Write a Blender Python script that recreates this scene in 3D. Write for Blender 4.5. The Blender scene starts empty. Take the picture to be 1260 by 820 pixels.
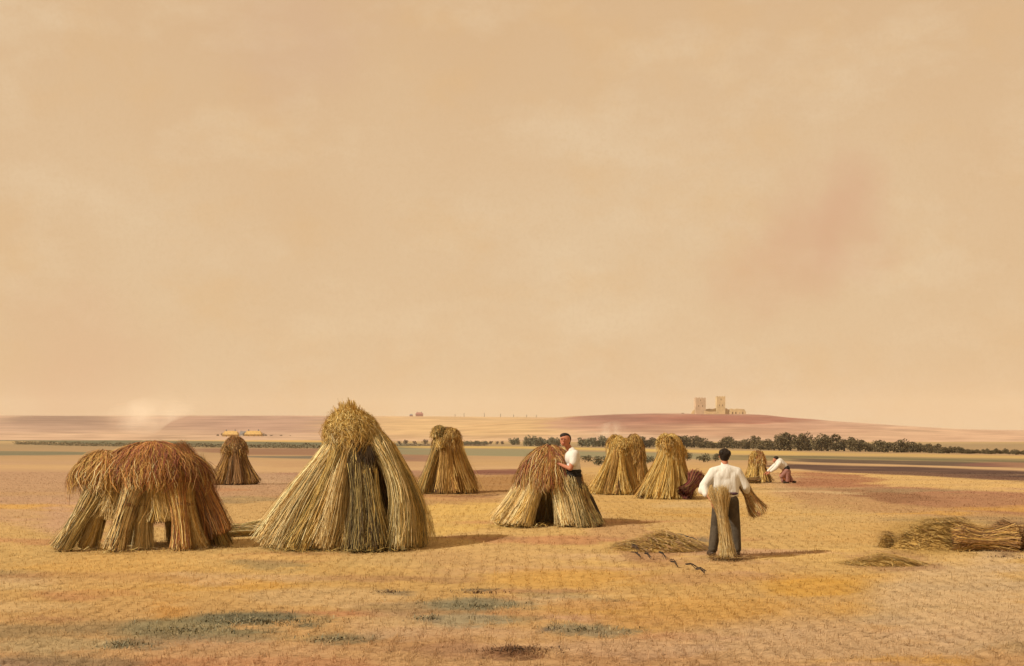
import bpy, bmesh, math, random
import numpy as np
from mathutils import Vector, Matrix, noise as mnoise

R = math.radians
scene = bpy.context.scene
C = scene.collection
F, HY, H = 1521.0, 528.0, 2.03          # focal length and horizon row of the 1260 px wide view, eye height (m)

# ------------------------------------------------------------------ camera, sky, sun, exposure
cam_d = bpy.data.cameras.new('camera'); cam = bpy.data.objects.new('camera', cam_d); C.objects.link(cam)
cam.location = (0, 0, H); cam.rotation_euler = (R(90), 0, 0)
cam_d.sensor_width = 36; cam_d.lens = F / 1260 * 36; cam_d.shift_y = (HY - 410) / 1260
cam_d.clip_start = 0.1; cam_d.clip_end = 12000
scene.camera = cam
scene.cycles.volume_bounces = 6
scene.view_settings.view_transform = 'Standard'; scene.view_settings.look = 'None'
scene.view_settings.exposure = 0; scene.view_settings.gamma = 1

SUN_EL = 40.0
SUN_TRAVEL = Vector((0.90, 0.40, 0)).normalized()        # light travels to the right and a little away
sd = bpy.data.lights.new('sun', 'SUN'); sd.energy = 4.7; sd.angle = R(0.6); sd.color = (1.0, 0.90, 0.74)
sun = bpy.data.objects.new('sun', sd); C.objects.link(sun)
td = Vector((SUN_TRAVEL.x * math.cos(R(SUN_EL)), SUN_TRAVEL.y * math.cos(R(SUN_EL)), -math.sin(R(SUN_EL))))
sun.rotation_euler = td.to_track_quat('-Z', 'Y').to_euler()

def lin(c):
    return tuple(((v/255)/12.92 if v/255 <= 0.04045 else ((v/255+0.055)/1.055)**2.4) for v in c)

def pdir(px, py):
    return Vector(((px-630)/F, 1, (HY-py)/F)).normalized()

w = bpy.data.worlds.new('World'); scene.world = w; w.use_nodes = True
nt = w.node_tree; nt.nodes.clear(); N = nt.nodes.new; L = nt.links.new
out = N('ShaderNodeOutputWorld'); bg = N('ShaderNodeBackground'); L(bg.outputs[0], out.inputs[0])
sky = N('ShaderNodeTexSky'); sky.sky_type = 'NISHITA'; sky.sun_disc = False
sky.sun_elevation = R(SUN_EL); sky.sun_rotation = math.atan2(-SUN_TRAVEL.x, -SUN_TRAVEL.y)
sky.dust_density = 6; sky.air_density = 1.2
tc = N('ShaderNodeTexCoord')
def wmix(a, b, fac):
    m = N('ShaderNodeMix'); m.data_type = 'RGBA'
    for s, v in ((m.inputs[0], fac), (m.inputs[6], a), (m.inputs[7], b)):
        if hasattr(v, 'default_value') or hasattr(v, 'is_linked'): L(v, s)
        else: s.default_value = v if isinstance(v, float) else (*v, 1)
    return m.outputs[2]
def wnoise(scale, detail, lo, hi, sy=1.0, rough=0.6):
    mp = N('ShaderNodeMapping'); mp.inputs['Scale'].default_value = (1, 1, sy); L(tc.outputs['Generated'], mp.inputs[0])
    n = N('ShaderNodeTexNoise'); n.inputs['Scale'].default_value = scale; n.inputs['Detail'].default_value = detail
    n.inputs['Roughness'].default_value = rough
    L(mp.outputs[0], n.inputs['Vector'])
    mr = N('ShaderNodeMapRange'); mr.inputs[1].default_value = lo; mr.inputs[2].default_value = hi
    L(n.outputs[0], mr.inputs[0]); return mr.outputs[0]
def mul(a, b):
    m = N('ShaderNodeMath'); m.operation = 'MULTIPLY'
    for s, v in ((m.inputs[0], a), (m.inputs[1], b)):
        if isinstance(v, float): s.default_value = v
        else: L(v, s)
    return m.outputs[0]
def blush(px, py, rad, ns):
    d = N('ShaderNodeVectorMath'); d.operation = 'DISTANCE'
    ad = N('ShaderNodeVectorMath'); ad.operation = 'ADD'
    n = N('ShaderNodeTexNoise'); n.inputs['Scale'].default_value = ns; n.inputs['Detail'].default_value = 6
    L(tc.outputs['Generated'], n.inputs['Vector'])
    sc = N('ShaderNodeVectorMath'); sc.operation = 'MULTIPLY_ADD'
    sc.inputs[1].default_value = (rad*1.3,)*3; sc.inputs[2].default_value = (-rad*0.65,)*3
    L(n.outputs['Color'], sc.inputs[0]); L(sc.outputs[0], ad.inputs[0]); L(tc.outputs['Generated'], ad.inputs[1])
    L(ad.outputs[0], d.inputs[0]); d.inputs[1].default_value = pdir(px, py)
    mr = N('ShaderNodeMapRange'); mr.interpolation_type = 'SMOOTHSTEP'
    mr.inputs[1].default_value = rad; mr.inputs[2].default_value = 0.0
    L(d.outputs['Value'], mr.inputs[0]); return mr.outputs[0]
col = wmix(lin((229, 197, 156)), lin((225, 188, 144)), wnoise(4, 8, 0.35, 0.65))
sepz = N('ShaderNodeSeparateXYZ'); L(tc.outputs['Generated'], sepz.inputs[0])
mz = N('ShaderNodeMapRange'); mz.interpolation_type = 'SMOOTHSTEP'; mz.inputs[1].default_value = 0.16; mz.inputs[2].default_value = 0.36
L(sepz.outputs['Z'], mz.inputs[0])
col = wmix(col, lin((220, 181, 136)), mul(mz.outputs[0], 0.75))
col = wmix(col, lin((237, 209, 170)), mul(wnoise(9, 6, 0.5, 0.75, 2.0), 0.6))
col = wmix(col, lin((227, 184, 131)), mul(wnoise(14, 9, 0.5, 0.8, 1.5), 0.6))
col = wmix(col, lin((214, 154, 120)), mul(blush(1035, 270, 0.065, 26), 0.45))
col = wmix(col, lin((217, 162, 126)), mul(blush(980, 305, 0.06, 24), 0.35))
col = wmix(col, lin((217, 164, 126)), mul(blush(920, 338, 0.05, 34), 0.35))
col = wmix(col, lin((222, 170, 132)), mul(blush(95, 470, 0.10, 12), 0.4))
col = wmix(col, lin((216, 176, 142)), mul(blush(360, 45, 0.09, 12), 0.5))
col = wmix(col, lin((218, 180, 134)), mul(wnoise(320, 3, 0.45, 0.75, 1.0, 0.8), 0.35))
hot = N('ShaderNodeVectorMath'); hot.operation = 'SCALE'; L(sky.outputs[0], hot.inputs[0]); hot.inputs['Scale'].default_value = 0.08
col = wmix(col, hot.outputs[0], 0.06)
L(col, bg.inputs[0]); bg.inputs[1].default_value = 1.0

# ------------------------------------------------------------------ helpers
def tag(o, label=None, cat=None, group=None, kind=None):
    if label: o['label'] = label
    if cat: o['category'] = cat
    if group: o['group'] = group
    if kind: o['kind'] = kind
    return o
def thing(name, label, cat, loc=(0, 0, 0), rz=0, group=None):
    o = bpy.data.objects.new(name, None); C.objects.link(o)
    o.location = loc; o.rotation_euler = (0, 0, rz); o.empty_display_size = 0.2
    return tag(o, label, cat, group)
def mesh_obj(name, V, Fc, mat, parent=None, colors=None, smooth=False):
    me = bpy.data.meshes.new(name)
    V = np.asarray(V, dtype=np.float32)
    Fa = np.asarray(Fc, dtype=np.int32)
    if Fa.ndim == 2:
        me.vertices.add(len(V)); me.vertices.foreach_set('co', V.ravel())
        k = Fa.shape[1]
        me.loops.add(Fa.size); me.loops.foreach_set('vertex_index', Fa.ravel())
        me.polygons.add(len(Fa)); me.polygons.foreach_set('loop_start', np.arange(0, Fa.size, k, dtype=np.int32))
        me.update(calc_edges=True)
    else:
        me.from_pydata(V.tolist(), [], Fc)
    if colors is not None:
        at = me.color_attributes.new('tint', 'FLOAT_COLOR', 'POINT')
        cc = np.ones((len(V), 4), dtype=np.float32); cc[:, :3] = colors
        at.data.foreach_set('color', cc.ravel())
    if smooth: me.polygons.foreach_set('use_smooth', np.ones(len(me.polygons), dtype=bool))
    me.materials.append(mat)
    me.validate()
    o = bpy.data.objects.new(name, me); C.objects.link(o)
    if parent: o.parent = parent
    return o

def material(name, color=None, rough=0.85, attr=False, n_scale=8, n_amt=0.25, bump=0.3, bump_scale=40, bump_dist=0.01, stretch=(1, 1, 1), dark=0.5):
    m = bpy.data.materials.new(name); m.use_nodes = True; t = m.node_tree; b = t.nodes['Principled BSDF']
    b.inputs['Roughness'].default_value = rough; b.inputs['Specular IOR Level'].default_value = 0.15
    co = t.nodes.new('ShaderNodeTexCoord'); mp = t.nodes.new('ShaderNodeMapping'); mp.inputs['Scale'].default_value = stretch
    t.links.new(co.outputs['Object'], mp.inputs[0])
    n = t.nodes.new('ShaderNodeTexNoise'); n.inputs['Scale'].default_value = n_scale; n.inputs['Detail'].default_value = 6; n.inputs['Roughness'].default_value = 0.65
    t.links.new(mp.outputs[0], n.inputs['Vector'])
    mr = t.nodes.new('ShaderNodeMapRange'); mr.inputs[1].default_value = 0.3; mr.inputs[2].default_value = 0.7
    mr.inputs[3].default_value = 1 - n_amt; mr.inputs[4].default_value = 1 + n_amt * 0.7
    t.links.new(n.outputs[0], mr.inputs[0])
    sc = t.nodes.new('ShaderNodeVectorMath'); sc.operation = 'SCALE'; t.links.new(mr.outputs[0], sc.inputs['Scale'])
    if attr:
        a = t.nodes.new('ShaderNodeAttribute'); a.attribute_name = 'tint'; t.links.new(a.outputs['Color'], sc.inputs[0])
    else:
        sc.inputs[0].default_value = color[:3]
    t.links.new(sc.outputs[0], b.inputs['Base Color'])
    if bump:
        n2 = t.nodes.new('ShaderNodeTexNoise'); n2.inputs['Scale'].default_value = bump_scale; n2.inputs['Detail'].default_value = 5
        t.links.new(mp.outputs[0], n2.inputs['Vector'])
        bp = t.nodes.new('ShaderNodeBump'); bp.inputs['Strength'].default_value = bump; bp.inputs['Distance'].default_value = bump_dist
        t.links.new(n2.outputs[0], bp.inputs['Height']); t.links.new(bp.outputs[0], b.inputs['Normal'])
    return m

# illumination estimate on level open ground, turns a seen colour into a base colour
ILL = np.array([1.42, 1.12, 0.80])
def s2l(c):
    c = np.asarray(c, dtype=float)/255
    return np.where(c <= 0.04045, c/12.92, ((c+0.055)/1.055)**2.4)
def alb(c, k=1.0):
    return np.clip(s2l(c)/ILL*k, 0.01, 0.75)

# numpy value noise
def vnoise(x, y, seed=0):
    rng = np.random.RandomState(seed); T = rng.rand(256, 256)
    xi = np.floor(x).astype(int); yi = np.floor(y).astype(int); fx = x-xi; fy = y-yi
    fx = fx*fx*(3-2*fx); fy = fy*fy*(3-2*fy)
    g = lambda a, b: T[a % 256, b % 256]
    return (g(xi, yi)*(1-fx)+g(xi+1, yi)*fx)*(1-fy)+(g(xi, yi+1)*(1-fx)+g(xi+1, yi+1)*fx)*fy
def fbm(x, y, seed=0, o=4):
    s = 0; a = 0.5; tot = 0
    for i in range(o):
        s = s+a*vnoise(x*2**i, y*2**i, seed+i); tot += a; a *= 0.55
    return s/tot

# ------------------------------------------------------------------ terrain
ZD = [-60, 45, 60, 100, 150, 250, 400, 600, 900, 1200, 1500, 6000]
ZZ = [0, 0, -.25, -.9, -1.7, -3.0, -4.7, -6.3, -6.3, -5.4, -6, -20]
def gz(x, y):
    x = np.asarray(x, float); y = np.asarray(y, float)
    z = np.interp(y, ZD, ZZ)
    near = np.clip((60-y)/20, 0, 1)
    z = z+near*(0.22*np.exp(-((x-2)/5)**2-((y-25)/5)**2) + 0.10*(fbm(x/5+40, y/5+40, 5, 3)-0.5) + 0.035*(fbm(x*1.1+9, y*1.1+9, 8, 3)-0.5))
    z = z+near*0.05*np.exp(-((x-8.5)/2.5)**2-((y-19.5)/1.2)**2)
    return z
def gz1(x, y): return float(gz(np.array([x]), np.array([y]))[0])
def at(px, d, dz=0.0):
    x = (px-630)/F*d
    return Vector((x, d, gz1(x, d)+dz))

# --- what grows where: strips and patches of stubble, soil, weeds, listed as seen from the camera station
BASE_Y = [500, 534, 538, 541, 548, 560, 575, 590, 620, 680, 720, 780, 830, 1200]
BASE_C = [(206,160,122), (208,163,118), (218,170,100), (216,165,98), (164,128,82), (184,138,88), (204,154,98), (200,150,98),
          (206,155,90), (213,162,90), (208,155,84), (206,152,90), (200,147,92), (198,150,98)]
BANDS = [  # xs, tops, bottoms, colour, alpha
 ([-900, 0, 150, 450], [534, 536, 537.5, 541], [538, 539.5, 541.5, 546], (224,166,84), .8),
 ([-900, 30, 120, 250, 520], [538, 540.5, 541.5, 543, 546], [541, 543, 547, 549, 553], (98,92,60), .95),
 ([-900, 0, 90, 145], [554, 555.5, 556, 558], [559, 561, 560, 559], (112,104,72), .85),
 ([225, 300, 540], [552, 552, 553], [554, 560, 561], (146,98,66), .9),
 ([280, 400, 520], [561.5, 561.5, 562], [562.5, 565, 565], (96,88,70), .85),
 ([300, 420, 540], [584, 582, 578], [590, 595, 590], (160,108,78), .8),
 ([470, 640, 760, 1000], [549, 549.5, 552, 556], [551, 552, 555, 560.5], (220,170,82), .85),
 ([470, 640, 740, 900], [552, 553, 556, 559], [559, 562, 563, 566], (142,128,86), .9),
 ([470, 540, 575], [560, 561, 563], [569, 568, 565], (150,102,72), .85),
 ([560, 600, 680, 700], [579, 578, 578, 580], [583, 584.5, 585, 582], (130,76,54), .95),
 ([470, 560, 650, 900], [586, 586, 585, 586], [612, 611, 606, 600], (172,118,62), .9),
 ([520, 560, 625], [609, 609.5, 607], [611, 612, 609], (130,86,50), .9),
 ([500, 540, 600, 720], [615, 612, 614, 612], [650, 660, 652, 645], (226,172,84), .75),
 ([680, 760, 880, 960], [575, 573, 572, 578], [600, 640, 640, 640], (212,158,80), .6),
 ([860, 1000, 1260, 1800], [556, 557, 561, 566], [559.5, 560.5, 564.5, 572], (206,160,84), .75),
 ([860, 1000, 1260, 1800], [560, 561, 565, 572], [566, 568, 576, 590], (140,116,70), .9),
 ([975, 1050, 1200, 1245], [564.5, 566, 569, 572], [568.5, 570.5, 574.5, 575.5], (86,62,48), .9),
 ([930, 1010, 1130, 1260, 1500], [569, 572.5, 575, 580, 600], [573, 580, 586, 593, 606], (84,54,42), .95),
 ([1170, 1260, 1800], [571, 568, 568], [573, 576, 584], (158,92,70), .6),
 ([945, 1100, 1260, 1700], [578, 584, 592, 610], [583, 600, 606, 640], (223,170,94), .8),
 ([955, 1000, 1060, 1095], [583, 581, 585, 592], [597, 600, 600, 596], (170,106,66), .9),
 ([1050, 1120, 1260, 1700], [600, 600, 607, 630], [606, 622, 634, 660], (174,114,74), .9),
 ([1010, 1060, 1100, 1170], [600, 603, 606, 614], [603, 612, 621, 618], (134,86,50), .85),
 ([-900, 60, 330], [566, 567, 568], [572, 572, 573], (190,142,98), .6),
 ([-900, 0, 200, 470], [577, 578, 580, 584], [622, 622, 618, 606], (180,130,92), .6),
 ([960, 1100, 1260, 1700], [596, 604, 612, 640], [626, 632, 646, 670], (176,120,76), .5),
 ([320, 520, 600], [568, 568, 569], [576, 576, 574], (186,136,88), .6),
 ([560, 760, 960], [566, 567, 570], [573, 575, 578], (196,146,88), .6),
 ([900, 1020, 1260, 1600], [561.5, 562, 567, 576], [563, 564, 569.5, 580], (106,92,58), .7),
 ([1000, 1120, 1300], [579, 581, 590], [581, 584.5, 594], (134,88,60), .6),
 ([-900, 0, 60, 110], [612, 612, 610, 610], [640, 640, 660, 650], (200,148,104), .5),
]
PATCH = [  # x, y, rx, ry, colour, alpha
 (85,640,34,26,(200,146,112),.4), (40,600,90,18,(196,146,98),.6), (150,705,100,32,(214,156,80),.6), (212,765,26,30,(208,140,62),.6),
 (330,590,60,8,(205,160,110),.5), (600,690,140,20,(212,160,96),.6), (700,712,110,12,(216,154,70),.7), (830,748,160,16,(212,150,70),.7),
 (1000,724,64,14,(216,152,60),.75), (850,768,130,12,(208,148,74),.6), (1185,745,130,60,(216,172,120),.7), (1000,790,180,30,(208,162,112),.6),
 (318,764,98,11,(116,102,70),.95), (225,774,85,14,(146,126,84),.8), (420,788,45,9,(136,112,74),.7), (150,794,38,6,(118,106,74),.7),
 (590,744,70,8,(142,124,86),.85), (250,788,120,7,(150,122,84),.6), (575,764,60,9,(165,142,104),.7), (524,761,18,4,(98,90,66),.85), (640,804,52,7,(122,76,44),.85),
 (715,776,48,8,(132,118,88),.6), (676,776,10,2.5,(70,60,50),.8), (478,728,20,1.8,(96,80,56),.9), (590,727,34,1.6,(84,70,52),.85),
 (460,690,60,9,(214,166,96),.6), (330,695,40,6,(160,128,80),.6), (1235,690,40,18,(212,168,116),.6),
 (1050,655,90,14,(214,158,84),.7), (1090,690,50,14,(178,126,80),.6), (1150,660,70,24,(182,134,66),.75), (1238,662,30,22,(120,80,50),.7),
 (810,678,50,20,(178,122,74),.7), (760,655,40,14,(196,140,88),.6), (850,668,28,8,(128,112,80),.6), (900,700,90,10,(208,154,90),.6),
 (400,735,120,12,(212,166,108),.6), (560,780,120,9,(206,158,112),.5), (60,795,80,12,(188,156,104),.6), (60,816,120,8,(128,104,72),.5),
 (300,802,160,12,(204,150,98),.5), (780,800,120,14,(204,156,112),.5), (480,770,60,16,(212,164,112),.5), (560,800,60,10,(178,124,82),.5),
 (740,745,60,8,(196,140,84),.5), (690,735,60,6,(150,126,88),.35),(930,620,40,18,(214,160,84),.5), (990,640,80,20,(214,166,96),.5)]
_r = random.Random(12)
_tone = [(226,172,94), (190,134,82), (214,164,112), (176,122,76), (220,156,68), (204,148,104), (160,126,80), (222,178,118), (196,128,78)]
PATCH = [(_r.uniform(-200, 1450), q, _r.uniform(40, 190), _r.uniform(2.5, 8)*(q-520)/190, _r.choice(_tone), _r.uniform(.35, .7)) for q in [_r.uniform(600, 835) for _ in range(110)]] + PATCH
HILL_P = [ # hill colours
 (70,520,90,12,(150,110,86),.9), (320,520,160,14,(176,128,100),.85), (0,527,200,7,(192,146,112),.6), (600,522,130,22,(212,162,102),.9),
 (470,524,80,18,(214,164,104),.8), (800,520,120,12,(168,112,84),.95), (760,514,60,6,(156,98,76),.9), (900,516,110,7,(160,88,66),.85),
 (920,530,140,9,(190,136,98),.85), (1010,524,90,8,(190,136,104),.6), (1150,538,170,12,(214,162,118),.8), (720,526,40,8,(196,142,108),.5)]

def seen(x, y, z):
    d = np.maximum(y, 3.0)
    return 630+x/d*F, HY+(H-z)/d*F
def groundcol(x, y, z, hills=False):
    px, py = seen(x, y, z)
    lf = np.log(np.maximum(y, 3.0))
    n1 = fbm(x/np.maximum(y, 3)*22+50, lf*26+50, 21, 5)-0.5
    n2 = fbm(x/np.maximum(y, 3)*60+50, lf*60+50, 31, 4)-0.5
    amp = np.clip((py-536)/90, 0.03, 1.4)
    wy = py+(n1*8+n2*4)*amp; wx = px+n2*50+n1*60
    bc = np.array(BASE_C, float)
    col = np.stack([np.interp(wy, BASE_Y, bc[:, i]) for i in range(3)], -1)
    if hills:
        hc = np.array((208, 160, 118), float); col[:] = hc
        for (cx, cy, rx, ry, c, a) in HILL_P:
            r = np.sqrt(((wx-cx)/rx)**2+((py+n2*7-cy)/ry)**2)
            k = a*np.clip((1.25-r)/0.7, 0, 1)
            col = col*(1-k[:, None])+np.array(c, float)*k[:, None]
        st = fbm(px/28+9, py/2.2+9, 77, 4)-.5; col = col*(1+st[:, None]*np.array([.22, .26, .26]))
    else:
        for xs, t, b, c, a in BANDS:
            tt = np.interp(wx, xs, t); bb = np.interp(wx, xs, b); soft = 0.6+0.10*(np.maximum(bb-tt, 0))
            k = a*np.clip((wy-tt)/soft+0.5, 0, 1)*np.clip((bb-wy)/soft+0.5, 0, 1)
            k = k*np.clip((wx-xs[0])/25, 0, 1)*np.clip((xs[-1]-wx)/25, 0, 1)*np.clip(0.92+n1*1.2, 0, 1)
            col = col*(1-k[:, None])+np.array(c, float)*k[:, None]
        for (cx, cy, rx, ry, c, a) in PATCH:
            r = np.sqrt(((wx-cx)/rx)**2+((wy-cy)/ry)**2)+n1*.7+n2*.5
            k = a*np.clip((1.12-r)/0.4, 0, 1)
            col = col*(1-k[:, None])+np.array(c, float)*k[:, None]
    v = 1+(n1*0.14+n2*0.12)
    return np.clip(s2l(np.clip(col, 5, 250))/ILL*v[:, None], 0.01, 0.8)

M_ground = material('stubble_ground', attr=True, rough=0.95, n_scale=3.0, n_amt=0.14, bump=0.4, bump_scale=14, bump_dist=0.02)
M_hill = material('hill_grass', attr=True, rough=0.95, n_scale=0.025, n_amt=0.28, bump=0.2, bump_scale=0.08, bump_dist=1.0, stretch=(0.5, 1, 1))

def grid(name, xs, ys, zf, mat, hills=False):
    X, Y = np.meshgrid(xs, ys); x = X.ravel(); y = Y.ravel(); z = zf(x, y)
    nx, ny = len(xs), len(ys)
    i = (np.arange(ny-1)[:, None]*nx+np.arange(nx-1)[None, :]).ravel()
    Fc = np.stack([i, i+1, i+1+nx, i+nx], -1)
    o = mesh_obj(name, np.stack([x, y, z], -1), Fc, mat, colors=groundcol(x, y, z, hills), smooth=True)
    return tag(o, kind='structure')
u = np.linspace(-1, 1, 561); gx = np.sinh(u*7.2)*3000/np.sinh(7.2)
gy = np.concatenate([np.linspace(-60, 7.5, 20), 8*1.0078**np.arange(0, 770)])
gy = np.unique(np.concatenate([gy[gy < 2400], ZD[1:-1], [2400, 5000]]))
grid('ground', gx, gy, gz, M_ground)

# hills
RX = [-3500, -1500, -620, -300, -120, 60, 110, 170, 290, 370, 450, 620, 900, 1400, 3500]
def hill_castle(x, y):
    # ridge at y=1500 running left to right, castle on its left shoulder
    prof = np.interp(x, [-900, -150, 20, 70, 120, 170, 230, 290, 330, 370, 440, 530, 700, 1300], [0, 0, 14, 18.5, 20.5, 21.6, 20.5, 19, 15, 11.5, 5.0, 1, -2, -5])
    s = np.clip((y-700)/800, 0, 1); s = s*s*(3-2*s)
    b = np.clip((2600-y)/1100, 0, 1); b = b*b*(3-2*b)
    base = np.interp(y, ZD, ZZ)-1.0
    n = (fbm(x/90+30, y/130+30, 3, 4)-0.5)*3.0*s
    return base+(prof+6)*np.minimum(s, b)+n*np.clip((prof+6)/20, 0, 1)
def hill_far(x, y):
    prof = np.interp(x, [-5000, -900, -600, -300, 0, 200, 500, 900, 5000], [24, 25, 25.5, 24, 21.5, 20, 8, -2, -8])
    s = np.clip((y-1150)/1150, 0, 1); s = s*s*(3-2*s)
    b = np.clip((4200-y)/1900, 0, 1)
    n = (fbm(x/260+70, y/260+70, 13, 4)-0.5)*3.5*s
    base = np.interp(y, ZD, ZZ)-1.0
    return base+(prof+6+np.clip((y-1500)/800, 0, 1)*5)*np.minimum(s, b)+n
hy = np.concatenate([np.linspace(700, 1650, 160), np.linspace(1680, 2600, 20)])
o1 = grid('hills', np.linspace(-900, 1300, 300), hy, hill_castle, M_hill, True)
o2 = grid('hills', np.linspace(-3200, 3400, 300), np.linspace(1150, 4200, 130), hill_far, M_hill, True)
def hz(x, y):
    a = np.array([x]); b = np.array([y]); return float(max(hill_castle(a, b)[0], hill_far(a, b)[0], gz(a, b)[0]))

# ------------------------------------------------------------------ straw
M_straw = material('straw', attr=True, rough=0.75, n_scale=9, n_amt=0.22, bump=0)
class Straw:
    def __init__(s, seed): s.V = []; s.F = []; s.C = []; s.n = 0; s.r = np.random.RandomState(seed)
    def add(s, P, Wd, col):          # P (n,k,3) strand points, Wd (n,k,3) half width vectors, col (n,3)
        n, k, _ = P.shape
        V = np.stack([P-Wd, P+Wd], 2).reshape(n*k*2, 3)
        b = (np.arange(n)[:, None]*k+np.arange(k-1)[None, :])*2 + s.n
        b = b.ravel(); s.F.append(np.stack([b, b+1, b+3, b+2], -1))
        s.V.append(V); s.C.append(np.repeat(col, k*2, 0)); s.n += len(V)
    def shell(s, rings, col):        # rings (k,m,3)
        k, m, _ = rings.shape
        i = (np.arange(k-1)[:, None]*m+np.arange(m)[None, :]); j = (np.arange(k-1)[:, None]*m+(np.arange(m)+1)[None, :] % m)
        i = i.ravel()+s.n; j = j.ravel()+s.n
        s.F.append(np.stack([i, j, j+m, i+m], -1)); s.V.append(rings.reshape(-1, 3))
        c = np.array(col)[None, :]*s.r.uniform(0.75, 1.1, (k*m, 1)); s.C.append(c); s.n += k*m
    def cols(s, pal, n, var=0.2):
        pal = np.array([alb(p) for p in pal]); c = pal[s.r.randint(0, len(pal), n)]
        return np.clip(c*s.r.uniform(1-var, 1+var*0.8, (n, 1)), 0.01, 0.8)
    def build(s, name, parent): return mesh_obj(name, np.concatenate(s.V), np.concatenate(s.F), M_straw, parent, colors=np.concatenate(s.C))

GOLD = [(236,184,96), (222,166,78), (242,196,116), (202,146,66)]
PALE = [(244,198,126), (236,184,108), (248,208,140), (218,166,92)]
RUST = [(190,122,62), (172,100,52), (208,142,74), (160,94,64), (198,124,56)]
OCHRE = [(212,156,76), (196,138,62), (224,170,90), (176,120,58)]
BROWN = [(164,112,60), (140,94,54), (184,132,76), (122,84,52)]
OLIVE = [(152,126,72), (176,140,76), (130,106,62), (196,154,82)]
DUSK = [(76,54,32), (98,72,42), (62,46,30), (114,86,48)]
MAROON = [(128,52,44), (104,42,42), (150,72,54), (112,60,48)]

def frame(a, b):
    t = (b-a); t = t/np.linalg.norm(t)
    up = np.array([0, 0, 1.0]) if abs(t[2]) < 0.92 else np.array([0, 1.0, 0])
    u_ = np.cross(t, up); u_ /= np.linalg.norm(u_); return u_, np.cross(t, u_), t

def sheaf(parent, foot, head, rb, rw, rh, n, pal, seed, waist=0.62, out=None, dry=1.0, wid=0.008, bow=0.08, name='sheaf', band=True, ears=None, segs=6, flare=1.0):
    n = int(n*2.3); wid *= .5
    """one bound sheaf from its cut foot to its ears"""
    foot = np.array(foot, float); head = np.array(head, float); S = Straw(seed); r = S.r
    u_, v_, t_ = frame(foot, head); Ln = np.linalg.norm(head-foot)
    side = u_*r.uniform(-1, 1)*0.5+v_*r.uniform(-1, 1)*0.5
    if out is not None: side = side*.4+np.array(out, float)*1.0; bow = .10
    def ctr(t): return foot+(head-foot)*t[..., None]+side*(np.sin(t*math.pi)*bow*Ln)[..., None]
    def rad(t): return np.interp(t, [0, 0.25, waist, waist+0.14, 0.95, 1.05], [rb, rb*0.86, rw, rw*1.25, rh, rh*0.9])
    T = np.linspace(0, 1, segs)[None, :]*np.ones((n, 1))
    t0 = r.uniform(-0.02, 0.06, (n, 1))+(r.rand(n, 1) < .3)*r.uniform(0, .45, (n, 1)); t1 = r.uniform(0.8, 1.08, (n, 1)); T = t0+(t1-t0)*T
    rho = np.sqrt(r.uniform(0.45, 1.0, (n, 1)))*1.02; ph = r.uniform(0, 2*math.pi, (n, 1))+r.normal(0, 0.12, (n, 1))*T
    ph = ph+r.normal(0, 0.035, T.shape)+r.normal(0, .30, (n, 1))*np.sin(T*3)
    rr = rad(T)*(1+.22*(vnoise(ph*1.6+seed, T*3.3+seed, 9)-.5)*2*np.clip(1-T, .15, 1))*rho*(1+r.normal(0, 0.05, (n, 1))*(flare+T))
    dirv = np.cos(ph)[..., None]*u_+np.sin(ph)[..., None]*v_
    P = ctr(T)+dirv*rr[..., None]
    stray = (r.rand(n, 1) < .22)*r.uniform(.2, 1.7, (n, 1))*np.abs(T-waist)**1.5
    P = P+dirv*(stray*rb*.9)[..., None]+r.normal(0, 0.0075, P.shape)
    P[..., 2] = np.maximum(P[..., 2], -.02)
    tang = -np.sin(ph)[..., None]*u_+np.cos(ph)[..., None]*v_
    wv = tang+dirv*r.normal(0, 0.5, (n, 1, 1)); wv /= np.linalg.norm(wv, axis=-1, keepdims=True)
    w_ = wid*r.uniform(0.5, 1.2, (n, 1, 1))*np.interp(T, [0, 0.8, 0.92, 1.06], [0.9, 0.8, 1.9, 0.3])[..., None]
    cl = S.cols(pal, n); g1 = vnoise(ph[:, 0]*2.2+seed, ph[:, 0]*0+seed*.37, 3); g2 = vnoise(ph[:, 0]*9+seed, rho[:, 0]*3, 4)
    S.add(P, wv*w_, np.clip(cl*(.55+.55*g1+.35*g2)[:, None]*np.array([1.02, 1, .97]), .01, .8))
    m = 14; tt = np.linspace(0.0, 0.97, 9); a = np.linspace(0, 2*math.pi, m, endpoint=False)
    ring = ctr(tt)[:, None, :]+(np.cos(a)[None, :, None]*u_+np.sin(a)[None, :, None]*v_)*(rad(tt)*0.84)[:, None, None]*r.uniform(0.9, 1.06, (9, m, 1))
    ring[0] = ring[0]*0.3+ctr(np.array([0.04]))*0.7
    ring[-1] = ring[-1]*0.3+ctr(np.array([0.95]))*0.7
    S.shell(ring, alb(pal[1])*0.8)
    o = S.build(name, parent)
    if band:
        B = Straw(seed+999); k = 40; aa = np.linspace(0, 2*math.pi, 17)
        Q = []
        for i in range(14):
            tw = waist+B.r.uniform(-0.018, 0.018)
            Q.append(ctr(np.full(17, tw))+(np.cos(aa)[:, None]*u_+np.sin(aa)[:, None]*v_)*(rw*1.07*B.r.uniform(0.98, 1.06))+B.r.normal(0, .003, (17, 3)))
        Q = np.array(Q); B.add(Q, np.broadcast_to(t_*0.006, Q.shape).copy(), B.cols(BROWN, 14))
        B.build('straw_band', o)
    return o

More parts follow.
